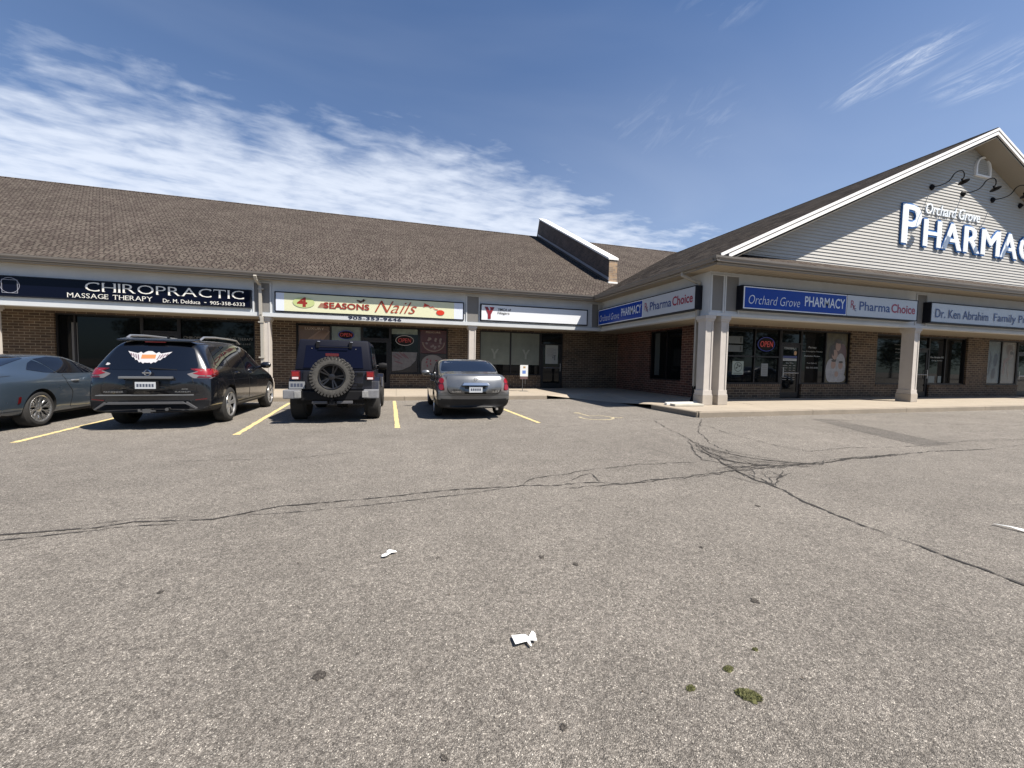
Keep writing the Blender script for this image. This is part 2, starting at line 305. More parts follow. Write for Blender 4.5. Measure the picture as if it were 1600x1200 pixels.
_tc = {}
def text_geo(s, shear=0.0, bold=0.0):
    key = (s, shear, bold)
    if key in _tc: return _tc[key]
    cu = bpy.data.curves.new('tmp', 'FONT'); cu.body = s; cu.size = 1; cu.shear = shear; cu.offset = bold; cu.resolution_u = 3
    o = bpy.data.objects.new('tmp', cu); COL.objects.link(o); bpy.context.view_layer.update()
    dg = bpy.context.evaluated_depsgraph_get(); me = bpy.data.meshes.new_from_object(o.evaluated_get(dg))
    vs = [(v.co.x, v.co.y) for v in me.vertices]; fs = [tuple(p.vertices) for p in me.polygons]
    bpy.data.objects.remove(o); bpy.data.curves.remove(cu); bpy.data.meshes.remove(me)
    if not vs: vs, fs = [(0, 0), (1, 0), (1, 1)], []
    _tc[key] = (vs, fs); return _tc[key]
def put_text(mb, s, org, U, V, w, h, shear=0.0, bold=0.0, depth=0.0):
    """lettering stretched to a w x h box whose lower left corner is org; U, V unit vectors"""
    vs, fs = text_geo(s, shear, bold); x0 = min(v[0] for v in vs); x1 = max(v[0] for v in vs); y0 = min(v[1] for v in vs); y1 = max(v[1] for v in vs)
    org, U, V = Vector(org), Vector(U), Vector(V); Nn = U.cross(V)
    P = [org + U * ((v[0] - x0) / (x1 - x0) * w) + V * ((v[1] - y0) / (y1 - y0) * h) for v in vs]
    if not depth: mb.add(P, fs); return
    P2 = [p + Nn * depth for p in P]; n = len(P); mb.add(P2, fs)
    ec = {}
    for f in fs:
        for i in range(len(f)):
            a, b = f[i], f[(i + 1) % len(f)]; ec[(min(a, b), max(a, b))] = ec.get((min(a, b), max(a, b)), []) + [(a, b)]
    b0 = [v[0] for v in ec.values() if len(v) == 1]
    mb.add(P + P2, [(a, b, b + n, a + n) for a, b in b0])
SERIF = {'C': [(0.88, 1, 0), (0.9, 0, 2)], 'H': [(0.12, 1, 1), (0.88, 1, 1), (0.12, 0, 1), (0.88, 0, 1)], 'I': [(0.5, 1, 1), (0.5, 0, 1)], 'R': [(0.14, 1, 3), (0.14, 0, 1), (0.92, 0, 1)],
         'P': [(0.14, 1, 3), (0.14, 0, 1)], 'A': [(0.06, 0, 1), (0.94, 0, 1)], 'T': [(0.5, 0, 1), (0.02, 1, 4), (0.98, 1, 4)], 'M': [(0.1, 1, 1), (0.9, 1, 1), (0.1, 0, 1), (0.9, 0, 1)],
         'E': [(0.14, 1, 3), (0.14, 0, 3), (0.97, 1, 4), (0.97, 0, 5)], 'S': [(0.9, 1, 0)], 'G': [(0.88, 1, 0), (0.9, 0.42, 1)], 'Y': [(0.06, 1, 1), (0.94, 1, 1), (0.5, 0, 1)]}
def serif_text(mb, s, org, U, V, w, h, gap=0.14):
    """capitals with small serifs, laid out letter by letter"""
    wid = [];
    for c in s:
        if c == ' ': wid.append(0.45); continue
        vs, _ = text_geo(c); y = [v[1] for v in vs]; x = [v[0] for v in vs]; wid.append((max(x) - min(x)) / (max(y) - min(y)) if c not in 'I' else 0.13)
    tot = sum(wid) + gap * (len(s) - 1); k = w / (tot * h); x = 0; org, U, V = Vector(org), Vector(U), Vector(V); Nn = U.cross(V)
    for c, a in zip(s, wid):
        if c != ' ':
            lw_ = 0.035 * h
            for q_ in (0, 1, 2): put_text(mb, c, org + U * (x + lw_ * q_ * .5) + Nn * .0006 * q_, U, V, max(a * h * k - lw_, .02 * h), h, 0, -0.012)
            t = 0.045 * h
            for fx, fy, kind in SERIF.get(c, []):
                cx = fx * a * h * k; cy = fy * h; e = 0.13 * h
                if kind == 0: q = [(cx - .02 * h, cy - .20 * h), (cx + .05 * h, cy - .28 * h), (cx + .05 * h, cy), (cx, cy)]
                elif kind == 2: q = [(cx - .03 * h, cy + .06 * h), (cx + .04 * h, cy), (cx + .04 * h, cy + .24 * h), (cx, cy + .2 * h)]
                elif kind == 4: q = [(cx - .03 * h, cy), (cx - .03 * h, cy - .22 * h), (cx + .03 * h, cy - .22 * h), (cx + .03 * h, cy)]
                elif kind == 5: q = [(cx - .03 * h, cy), (cx + .03 * h, cy), (cx + .03 * h, cy + .24 * h), (cx - .03 * h, cy + .24 * h)]
                else:
                    y0, y1 = (cy - t, cy) if fy > 0.5 else (cy, cy + t)
                    x1 = cx + (0 if kind == 3 else e); q = [(cx - e, y0), (x1, y0), (x1, y1), (cx - e, y1)]
                mb.poly([org + U * (x + p[0]) + V * p[1] + Nn * 0.002 for p in q])
        x += (a + gap) * h * k
UX, UZ, UY = (1, 0, 0), (0, 0, 1), (0, 1, 0)
UYN = (0, -1, 0)     # reading direction on a wall that faces -X

# ------------------------------------------------------------------ ground
GX0, GX1, GY0, GY1 = -250, 250, -250, 250
struct('parking_lot', MB().poly([(GX0, GY0, 0), (GX1, GY0, 0), (GX1, GY1, 0), (GX0, GY1, 0)]), M['asphalt'])
def line_strip(mb, a, b, w, z, jag=0.0, n=24):
    a, b = Vector((a[0], a[1], z)), Vector((b[0], b[1], z)); d = (b - a).normalized(); s = Vector((-d.y, d.x, 0)) * w / 2
    L1 = [a.lerp(b, i / n) + s * (1 + random.uniform(-jag, jag)) for i in range(n + 1)]; L2 = [a.lerp(b, i / n) - s * (1 + random.uniform(-jag, jag)) for i in range(n + 1)]
    mb.add(L1 + L2, [(i, i + 1, n + 2 + i, n + 1 + i) for i in range(n)])
for (x0, y0, x1, y1) in ((-5.66, 7.97, -6.25, 13.6), (-2.73, 8.1, -3.2, 13.9), (0.03, 8.37, -0.06, 14.2), (3.16, 8.55, 2.98, 13.4), (-8.6, 7.9, -9.3, 13.6), (-11.55, 7.9, -12.3, 13.6), (-14.5, 7.9, -15.3, 13.6)):
    mb = MB(); line_strip(mb, (x0, y0), (x1, y1), 0.10, 0.004, 0.22, 70); struct('parking_line', mb, M['paint_y'])
# faded wheelchair symbol
def stroke(mb, pts, w, z):
    """flat stroke with mitred joints"""
    P = [Vector((p[0], p[1], 0)) for p in pts]; k = len(P); L1 = []; L2 = []
    for i in range(k):
        d = (P[min(i + 1, k - 1)] - P[max(i - 1, 0)]).normalized(); s = Vector((-d.y, d.x, 0)) * (w[i] if isinstance(w, list) else w) / 2
        a, b = P[i] + s, P[i] - s; L1.append((a.x, a.y, z)); L2.append((b.x, b.y, z))
    mb.add(L1 + L2, [(i, i + 1, k + 1 + i, k + i) for i in range(k - 1)])
mb = MB()
hc = (4.95, 9.3)
stroke(mb, [(hc[0] + 0.42 * math.cos(q), hc[1] - 0.12 + 0.42 * math.sin(q)) for q in [math.radians(150 + i * 12) for i in range(20)]], 0.075, 0.005)
stroke(mb, [(hc[0] - 0.08, hc[1] + 0.72), (hc[0] - 0.05, hc[1] + 0.2), (hc[0] + 0.32, hc[1] + 0.16), (hc[0] + 0.52, hc[1] - 0.30), (hc[0] + 0.70, hc[1] - 0.24)], 0.08, 0.0065)
mb.add([(hc[0] - 0.08 + 0.10 * math.cos(q), hc[1] + 0.86 + 0.10 * math.sin(q), 0.005) for q in [i * math.pi / 6 for i in range(12)]], [tuple(range(12))])
struct('accessible_parking_symbol', mb, M['paint_hc'])
# patch, worn patch and crack network (all of them surface wear of the lot)
mb = MB(); mb.poly([(10.75, 8.02, .003), (11.25, 7.75, .003), (10.6, 6.2, .003), (9.85, 4.72, .003), (9.05, 4.70, .003), (9.6, 5.9, .003)])
struct('asphalt_patch', mb, M['asphalt_dark'])
def jag(a, b, amp, seg, rnd):
    a, b = Vector((*a, 0)), Vector((*b, 0)); L_ = (b - a).length; n = max(2, int(L_ / seg)); d = (b - a).normalized(); s = Vector((-d.y, d.x, 0)); o = 0; out = []
    for i in range(n + 1):
        o = o * 0.62 + rnd.uniform(-amp, amp); f = min(1, i / 3, (n - i) / 3); p = a.lerp(b, i / n) + s * o * f; out.append((p.x, p.y))
    return out
def crackpath(pts, amp=0.018, seg=0.06, seed=1):
    r = random.Random(seed); out = []
    for a, b in zip(pts, pts[1:]): out += jag(a, b, amp, seg, r)[(1 if out else 0):]
    return out
hard, soft = MB(), MB()
def crack(pts, w=0.011, z=0.006, seed=1, mb=None, amp=0.016):
    w *= 1.15
    p = crackpath(pts, amp, 0.045, seed); r = random.Random(seed + 99); t = [max(0.15, 1 + r.uniform(-.8, .9)) for _ in p]
    ws = [w * t[i] * min(1, (i + 1) / 5, (len(p) - i) / 5) for i in range(len(p))]
    stroke(mb if mb is not None else hard, p, ws, z)
crack([(-8, 3.7), (-2.85, 3.87), (-2.26, 3.86), (-2.06, 3.93), (-1.48, 3.84), (-1.02, 4.05), (-0.35, 4.07), (0.66, 4.17), (1.22, 4.12)], 0.013, seed=3, amp=.008)
crack([(-1.3, 3.9), (-0.96, 3.86), (-0.33, 3.88), (0.64, 3.99), (1.22, 4.12)], 0.007, seed=4, amp=.007)
crack([(-3.4, 3.72), (-2.6, 3.76), (-2.1, 3.83), (-1.7, 3.80)], 0.008, seed=14, amp=.008); crack([(-2.5, 3.93), (-2.0, 4.0), (-1.6, 3.93)], 0.005, seed=15, mb=soft)
ST = {'A': [(6.17, 8.47), (5.6, 7.14), (5.24, 6.14), (4.99, 5.48), (4.98, 5.0), (5.11, 4.65), (5.31, 4.41), (5.69, 4.15), (6.47, 4.26), (7.73, 4.31)],
'B': [(5.12, 6.01), (4.62, 5.3), (4.27, 4.73), (4.4, 4.52), (4.45, 4.24), (4.84, 4.16), (5.6, 4.08)],
'C': [(7.64, 8.52), (6.08, 6.86), (5.39, 5.81), (5.13, 5.08), (5.3, 4.72), (5.46, 4.44)],
'D': [(6.89, 7.58), (6.54, 6.58), (6.46, 5.9), (6.38, 5.19), (6.44, 4.81), (7.46, 4.92), (8.52, 4.76)],
'E': [(4.75, 5.28), (4.47, 4.59), (4.25, 4.05), (4.15, 3.72), (4.15, 3.47), (3.99, 3.02), (3.92, 2.68), (3.88, 2.4), (3.88, 2.14)],
'F': [(3.95, 4.04), (4.03, 3.65), (4.14, 3.5)],
'G': [(4.23, 4.13), (4.28, 3.75), (4.13, 3.41)],
'H': [(4.7, 4.03), (4.65, 3.81), (4.18, 3.46)],
'I': [(4.54, 3.98), (4.34, 3.67), (4.15, 3.47)],
'J': [(4.91, 3.98), (4.31, 3.55)],
'K': [(1.07, 4.08), (1.34, 4.15), (1.72, 4.06), (2.19, 4.07), (2.61, 3.94), (3.07, 4.0), (3.67, 4.06), (4.32, 4.11), (4.84, 4.16)],
'L': [(1.3, 4.12), (1.58, 4.39), (1.96, 4.44), (2.47, 4.6), (3.08, 4.68), (3.77, 4.65), (4.17, 4.62)],
'M': [(1.72, 4.06), (1.82, 3.94), (2.29, 3.95), (2.86, 3.95), (3.52, 3.99), (4.06, 4.06)],
'N': [(1.84, 4.15), (2.18, 4.37), (2.33, 4.41), (2.27, 4.14), (2.3, 3.97)],
'O': [(1.98, 7.61), (2.83, 7.76), (3.41, 7.96), (4.7, 8.2), (5.73, 8.49), (6.32, 8.56), (7.16, 8.9)],
'P': [(3.13, 8.46), (3.22, 8.03), (3.48, 7.94)],
'Q': [(4.84, 4.16), (5.78, 4.22), (6.59, 4.34), (7.81, 4.36)],}
def resample(p, n):
    L_ = [0]
    for a, b in zip(p, p[1:]): L_.append(L_[-1] + math.dist(a, b))
    out = []
    for i in range(n + 1):
        d = L_[-1] * i / n; k = max(j for j in range(len(L_)) if L_[j] <= d + 1e-9); k = min(k, len(p) - 2); t = (d - L_[k]) / max(1e-9, L_[k + 1] - L_[k]); out.append((p[k][0] + (p[k + 1][0] - p[k][0]) * t, p[k][1] + (p[k + 1][1] - p[k][1]) * t))
    return out
for i, (k, v) in enumerate(ST.items()):
    crack(v, {'E': .017, 'A': .013, 'K': .012, 'Q': .014, 'C': .010, 'B': .011, 'O': .009, 'P': .007}.get(k, .009), seed=200 + i, amp=.022, mb=soft if k in 'OP' else hard)
crack([(3.78, 0.9), (3.84, 1.5), (3.88, 2.14)], .016, seed=9, amp=.012)
crack([(7.73, 4.33), (8.6, 4.40), (9.9, 4.27)], .016, seed=21, amp=.02); crack([(9.0, 4.36), (9.9, 4.28), (11.3, 4.42), (14, 4.3)], .008, seed=22, mb=soft)
crack([(8.52, 4.76), (10.6, 4.9), (12.5, 4.75), (15, 5.3)], .010, seed=16, mb=soft)
crack([(-3, 6.2), (-1.6, 6.0), (-0.5, 6.25)], 0.007, seed=18, mb=soft); crack([(11, 7.8), (13.5, 6.6), (17, 5.6)], .02, seed=20, mb=soft)
rr = random.Random(31)
def lerp_strands(p, q, n, w, s0, mbs, spread=.0):
    a, b = resample(p, 7), resample(q, 7)
    for i in range(n):
        t = (i + .5) / n + rr.uniform(-.1, .1); t2 = min(1, max(0, t + rr.uniform(-.3, .3))); k0, k1 = rr.choice(((0, 8), (0, 5), (1, 6), (2, 8), (3, 8)))
        m_ = [(a[j][0] + (b[j][0] - a[j][0]) * (t + (t2 - t) * j / 7) + rr.uniform(-.03, .03), a[j][1] + (b[j][1] - a[j][1]) * (t + (t2 - t) * j / 7) + rr.uniform(-.03, .03)) for j in range(8)][k0:k1]
        crack(m_, w * rr.uniform(.7, 1.2), seed=s0 + i, amp=.028, mb=mbs[i % len(mbs)])
    for i in range(n * 2):      # short ties that close the blocks
        j = rr.randint(0, 7); t = rr.random(); t2 = t + rr.uniform(.2, .45); P_ = lambda u: (a[j][0] + (b[j][0] - a[j][0]) * u, a[j][1] + (b[j][1] - a[j][1]) * u)
        c0, c1 = P_(t), P_(min(1, t2)); crack([c0, (c1[0] + rr.uniform(-.1, .1), c1[1] + rr.uniform(-.1, .1))], w * .8, seed=s0 + 50 + i, amp=.03, mb=mbs[-1])
lerp_strands(ST['A'][2:8], ST['E'][0:4] + [(4.6, 4.2)], 6, .008, 300, (hard, soft)); lerp_strands(ST['A'][2:9], ST['B'], 8, .009, 400, (hard, hard, soft))
lerp_strands(ST['A'][6:], ST['Q'], 4, .009, 500, (hard, soft)); lerp_strands(ST['B'][3:], ST['E'][2:5] + [(4.3, 3.7)], 5, .007, 600, (soft,)); lerp_strands([(3.3, 4.02), (4.1, 4.1), (5.0, 4.15)], [(3.4, 4.14), (4.2, 4.3), (5.1, 4.3)], 4, .009, 700, (hard, soft))
struct('asphalt_crack', hard, M['crack']); struct('worn_crack', soft, M['crack_soft'])
# stains and gum
for i, (x, y, r) in enumerate(((-0.314, 1.80, .022), (.98, 2.55, .018), (1.17, 2.4, .016), (.60, 1.30, .012), (.16, 1.30, .011), (2.0, 1.75, .02), (-1.3, 2.7, .014), (0.28, 2.72, .012), (.2, 1.06, .014), (2.2, 2.4, .014), (3.4, 3.0, .02))):
    mb = MB(); r_ = random.Random(i); kk = [1 + r_.uniform(-.4, .4) for _ in range(18)]; mb.add([(x + r * kk[k] * math.cos(k * math.pi / 9), y + r * 1.3 * kk[k] * math.sin(k * math.pi / 9), .0045) for k in range(18)], [tuple(range(18))])
    struct('asphalt_stain', mb, M['stain'])
# ------------------------------------------------------------------ walkways and kerbs
ZW = 0.15
def kerb_run(name, a, b, inward, seg=2.6, d=0.16, z=ZW):
    """kerb stones with joints; inward = unit vector towards the walkway"""
    mb = MB(); a, b = Vector((*a, 0)), Vector((*b, 0)); L_ = (b - a).length; n = max(1, round(L_ / seg)); t = (b - a) / n; iv = Vector((*inward, 0)) * d; g = t.normalized() * .006
    for i in range(n):
        p, q = a + t * i + g, a + t * (i + 1) - g; c = Vector((0, 0, z)); ch = Vector((*inward, 0)) * .02
        prof = lambda P: [P, P + iv, P + iv + c, P + ch + c, P + c * .86]
        A, Bq = prof(p), prof(q); mb.add(A + Bq, [(0, 1, 2, 3, 4)[::-1], (5, 6, 7, 8, 9)] + [(k, (k + 1) % 5, 5 + (k + 1) % 5, 5 + k) for k in range(5)])
    return struct(name, mb, M['kerb'])
kerb_run('kerb', (-45, 14.36), (5.6, 14.36), (0, 1)); kerb_run('kerb', (7.75, 8.73), (36, 8.73), (0, 1), 4.3)
kerb_run('kerb', (7.70, 10.75), (7.70, 8.76), (1, 0), 2.0)
mb = MB(); x = -45.0
while x < 5.5:
    x1 = min(x + 1.8, 5.6); mb.box(x + .004, x1 - .004, 14.53, 18.9, 0, ZW - .002); x = x1
struct('walkway', mb, M['walk'])
mb = MB(); x = 9.4
mb.box(7.87, 9.392, 8.9, 10.75, 0, ZW - .002); mb.box(9.4, 11.25, 10.3, 12.4, 0, ZW - .006)
while x < 36: x1 = x + 1.9; mb.box(x, x1 - .008, 8.9, 10.292, 0, ZW - .002); mb.box(x + (1.85 if x < 11.2 else 0), x1 - .008, 10.3, 12.4, 0, ZW - .002); x = x1
struct('walkway', mb, M['walk'])
mb = MB(); mb.add([(5.6, 14.36, .148), (6.9, 14.36, .006), (7.70, 12.7, .006), (7.70, 10.75, .148), (11.3, 10.75, .144), (11.3, 18.9, .144), (5.6, 18.9, .148), (8.9, 15.6, .125)],
             [(0, 1, 7), (1, 2, 7), (2, 3, 7), (3, 4, 7), (4, 5, 7), (5, 6, 7), (6, 0, 7)])
struct('walkway_ramp', mb, M['walk'], smooth=False)

# ------------------------------------------------------------------ buildings
BL = root('shop_building', 'long brown brick strip of shops with one wide brown shingled roof', 'building', (-10, 19, 0))
BR = root('pharmacy_building', 'brick wing at the right with a beige sided gable and square columns', 'building', (20, 13, 0))
ZB, ZT = 2.97, 4.36      # fascia band
YL, YR, XS = 17.19, 10.34, 9.375
WL, WR, WX = 18.8, 12.3, 11.25
def wall_with_openings(mb, axis, c, a0, a1, ops, ztop=3.25, th=0.24, z0=0.1):
    """ops: (a, b, sill, head) along the wall; outer face on plane c (facing -Y or -X)"""
    def bx(p, q, zz0, zz1):
        if q - p < .001 or zz1 - zz0 < .001: return
        if axis == 'x': mb.box(p, q, c, c + th, zz0, zz1)
        else: mb.box(c, c + th, p, q, zz0, zz1)
    p = a0
    for a, b, s_, h_ in sorted(ops):
        bx(p, a, z0, ztop); bx(a, b, z0, s_); bx(a, b, h_, ztop); p = b
    bx(p, a1, z0, ztop)
HEAD = 2.93
opsL = [(-36, -30, .78, HEAD), (-28, -22, .78, HEAD), (-20, -15.5, .78, HEAD), (-12.05, -5.6, ZW, HEAD), (-4.08, 2.32, ZW, HEAD), (3.84, 8.15, ZW, HEAD)]
mb = MB(); wall_with_openings(mb, 'x', WL, -45, 11.25, opsL)
for a, b in ((-12.05, -9.45), (-8.25, -5.6), (-4.08, -1.46), (-.27, 2.32), (3.84, 6.96)): mb.box(a, b, WL, WL + .24, .1, .70)
mb.build('wall', M['brick_tan'], BL)
mb = MB()
for a, b in ((-12.05, -9.45), (-8.25, -5.6), (-4.08, -1.46), (-.27, 2.32), (3.84, 6.96)): mb = MB(); mb.box(a, b, WL - .03, WL + .22, .70, .78); mb.build('window_sill', M['brick_sold'], BL)
opsR = [(11.6, 18.6, ZW, HEAD), (20.13, 26.3, ZW, HEAD), (27.9, 32.0, ZW, HEAD)]
mb = MB(); wall_with_openings(mb, 'x', WR, 11.25, 36, opsR)
for a, b in ((11.6, 14.78), (15.88, 18.6), (20.13, 22.3), (23.69, 26.3), (27.9, 30.45)): mb.box(a, b, WR, WR + .24, .1, .64)
mb.build('wall', M['brick_tan'], BR)
mb = MB()
for a, b in ((11.6, 14.78), (15.88, 18.6), (20.13, 22.3), (23.69, 26.3), (27.9, 30.45)): mb = MB(); mb.box(a, b, WR - .03, WR + .22, .64, .72); mb.build('window_sill', M['brick_sold'], BR)
mb = MB(); wall_with_openings(mb, 'y', WX, 12.541, 18.799, [(13.83, 15.97, .76, HEAD)]); mb.build('wall', M['brick_red_y'], BR)

def window(parent, axis, c, a0, a1, z0, z1, div=(), hbar=None, name='window', inset=0.07, fw=.055, seg=None):
    """aluminium shopfront window: a frame with one pane child per light; c = wall face"""
    def bx(m, p, q, zz0, zz1, d0, d1):
        if axis == 'x': m.box(p, q, c + d0, c + d1, zz0, zz1)
        else: m.box(c + d0, c + d1, p, q, zz0, zz1)
    f = MB(); vs = [a0] + list(div) + [a1]
    bx(f, a0, a1, z1 - fw, z1, inset, inset + .11); bx(f, a0, a1, z0, z0 + fw, inset, inset + .11)
    for i, a in enumerate(vs):
        p = a if i == 0 else (a - fw if i == len(vs) - 1 else a - fw / 2); bx(f, p, p + fw, z0 + fw, z1 - fw, inset, inset + .11)
    if hbar:
        for i in range(len(vs) - 1): bx(f, vs[i] + fw, vs[i + 1] - fw, hbar - fw / 2, hbar + fw / 2, inset + .003, inset + .105)
    o = f.build(name, M['frame'], parent)
    for i in range(len(vs) - 1):
        g = MB(); bx(g, vs[i] + fw * .5, vs[i + 1] - fw * .5, z0 + fw * .5, z1 - fw * .5, inset + .05, inset + .06)
        pn = g.build('pane', M['glass'], None); pn.parent = o; pn.matrix_parent_inverse = Matrix.Translation(-parent_loc(parent))
    return o
def door(parent, c, a0, a1, z1=HEAD, hinge=1):
    f = MB(); y0, y1 = c + .06, c + .17; dz = 2.18; w = .10
    f.box(a0, a0 + .05, y0, y1, ZW, z1); f.box(a1 - .05, a1, y0, y1, ZW, z1); f.box(a0 + .05, a1 - .05, y0, y1, z1 - .05, z1); f.box(a0 + .05, a1 - .05, y0, y1, ZW + dz, ZW + dz + .06)
    o = f.build('door', M['frame'], parent); off = Matrix.Translation(-parent_loc(parent))
    def kid(m, n, mat): k = m.build(n, mat, None); k.parent = o; k.matrix_parent_inverse = off; return k
    l = MB(); l.box(a0 + .055, a0 + .055 + w, y0 + .02, y0 + .07, ZW + .02, ZW + dz - .01); l.box(a1 - .055 - w, a1 - .055, y0 + .02, y0 + .07, ZW + .02, ZW + dz - .01)
    l.box(a0 + .055 + w, a1 - .055 - w, y0 + .02, y0 + .07, ZW + .02, ZW + .25); l.box(a0 + .055 + w, a1 - .055 - w, y0 + .02, y0 + .07, ZW + dz - .13, ZW + dz - .01); kid(l, 'door_leaf', M['frame'])
    g = MB(); g.box(a0 + .14, a1 - .14, y0 + .04, y0 + .05, ZW + .2, ZW + dz - .1); kid(g, 'pane', M['glass'])
    g = MB(); g.box(a0 + .05, a1 - .05, y0 + .05, y0 + .06, ZW + dz + .06, z1 - .05); kid(g, 'pane', M['glass'])
    h = MB(); x = a0 + .13 if hinge > 0 else a1 - .13; h.tube([(x, y0 - .04, ZW + .85), (x, y0 - .04, ZW + 1.25)], .014); h.tube([(x, y0 - .04, ZW + .88), (x, y0 + .03, ZW + .88)], .011); h.tube([(x, y0 - .04, ZW + 1.22), (x, y0 + .03, ZW + 1.22)], .011)
    h.tube([(a0 + .15, y0 - .03, ZW + 1.02), (a1 - .15, y0 - .03, ZW + 1.02)], .016); kid(h, 'handle', C('brushed handle', (.45, .45, .45), .35, metal=.9))
    return o
for a, b in ((-36, -30), (-28, -22), (-20, -15.5)): window(BL, 'x', WL, a, b, .78, HEAD, ((a + b) / 2,))
window(BL, 'x', WL, -12.05, -9.45, .78, HEAD, (-11.5,)); door(BL, WL, -9.45, -8.25); window(BL, 'x', WL, -8.25, -5.6, .78, HEAD, ())
window(BL, 'x', WL, -4.08, -1.46, .78, HEAD, (-2.74,)); door(BL, WL, -1.46, -.27); window(BL, 'x', WL, -.27, 2.32, .78, HEAD, (1.0,))
window(BL, 'x', WL, 3.84, 6.96, .78, HEAD, (5.40,)); door(BL, WL, 6.96, 8.15, hinge=-1)
window(BR, 'x', WR, 11.6, 14.78, .72, HEAD, (13.49,), hbar=1.80); door(BR, WR, 14.78, 15.88); window(BR, 'x', WR, 15.88, 18.6, .72, HEAD, (17.24,))
window(BR, 'x', WR, 20.13, 22.3, .72, HEAD, ()); door(BR, WR, 22.3, 23.69, hinge=-1); window(BR, 'x', WR, 23.69, 26.3, .72, HEAD, (24.87,))
window(BR, 'x', WR, 27.9, 30.45, .72, HEAD, (29.15,)); door(BR, WR, 30.45, 31.95)
window(BR, 'y', WX, 13.83, 15.97, .76, HEAD, (14.86,))
# dark interiors behind everything
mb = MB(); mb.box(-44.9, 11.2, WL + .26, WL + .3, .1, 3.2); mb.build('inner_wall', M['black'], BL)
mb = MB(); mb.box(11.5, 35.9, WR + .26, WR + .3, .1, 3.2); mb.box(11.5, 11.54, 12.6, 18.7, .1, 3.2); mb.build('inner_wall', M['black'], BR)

# ceilings of the arcades, fascia bands, ledges
mb = MB(); mb.box(-45, 9.7, YL + .02, WL, ZB + .03, ZB + .07); mb.build('arcade_ceiling', M['soffit'], BL)
mb = MB(); mb.box(XS + .02, WX + .2, YR + .02, 18.8, ZB + .03, ZB + .066); mb.box(WX + .2, 36, YR + .02, WR, ZB + .03, ZB + .066); mb.build('arcade_ceiling', M['soffit'], BR)
mb = MB(); mb.box(-45, XS, YL, YL + .3, ZB + .005, ZT); mb.build('fascia', M['stucco'], BL)
mb = MB(); mb.box(XS, XS + .3, YR, YL + .3, ZB + .005, ZT); mb.box(XS + .3, 36, YR, YR + .3, ZB + .005, ZT); mb.build('fascia', M['stucco'], BR)
mb = MB(); mb.box(-45, XS - .03, YL - .09, YL, ZB, ZB + .14); mb.build('fascia_ledge', M['stucco'], BL)
mb = MB(); mb.box(XS - .03, XS, YR - .03, YL - .03, ZB, ZB + .10); mb.box(XS, 36, YR - .03, YR, ZB, ZB + .10); mb.build('fascia_ledge', M['stucco'], BR)
def pilaster(parent, axis, c, a, b, z0=3.07, z1=4.22):
    t, f = MB(), MB()
    def bx(m, p, q, zz0, zz1, d):
        if axis == 'x': m.box(p, q, c - d, c, zz0, zz1)
        else: m.box(c - d, c, p, q, zz0, zz1)
    bx(t, a - .05, a, z0 - .03, z1 + .03, .034); bx(t, b, b + .05, z0 - .03, z1 + .03, .034); bx(t, a, b, z1, z1 + .03, .034)
    bx(f, a, b, z0 + .07, z1, .012); f.build('pilaster_panel', M['panel'], parent); t.build('pilaster_trim', M['stucco'], parent)
for a in (-29.0, -21.0, -13.0): pilaster(BL, 'x', YL, a, a + .52)
pilaster(BL, 'x', YL, -5.116, -4.597); pilaster(BL, 'x', YL, 2.928, 3.432); pilaster(BL, 'x', YL, 8.87, 9.20)
pilaster(BR, 'x', YR, 9.45, 9.87); pilaster(BR, 'x', YR, 9.99, 10.47); pilaster(BR, 'x', YR, 18.88, 19.42); pilaster(BR, 'x', YR, 28.4, 28.94)
pilaster(BR, 'y', XS, 16.75 + .3, 17.15)
# columns
def column(parent, x0, x1, y0, dy=.36):
    c = MB(); c.box(x0 + .02, x1 - .02, y0 + .02, y0 + dy - .02, .48, ZB - .005)
    for zz0, zz1, e in ((ZB - .17, ZB - .11, .01), (ZB - .11, ZB, .035), (.46, .50, .02), (.50, .62, .008)): c.box(x0 - e, x1 + e, y0 - e, y0 + dy + e, zz0, zz1)
    w = x1 - x0
    for q in (0, 1):       # raised stiles leave a recessed panel on the front
        xx = x0 + .012 if q == 0 else x1 - .012 - .055; c.box(xx, xx + .055, y0 + .004, y0 + .0201, .62, ZB - .17)
    o = c.build('column', M['column'], parent, bevel=.004)
    b = MB(); b.box(x0 - .03, x1 + .03, y0 - .03, y0 + dy + .03, ZW - .003, .455); k = b.build('plinth', M['column_base'], None, bevel=.012); k.parent = o; k.matrix_parent_inverse = Matrix.Translation(-parent_loc(parent))
for x in (-28.9, -20.9, -12.9, -4.93, 3.02): column(BL, x, x + .32, YL)
column(BR, 9.27, 9.59, YR - .01); column(BR, 9.86, 10.18, YR - .01); column(BR, 18.88, 19.20, YR - .01, .44); column(BR, 28.5, 28.82, YR - .01, .44)
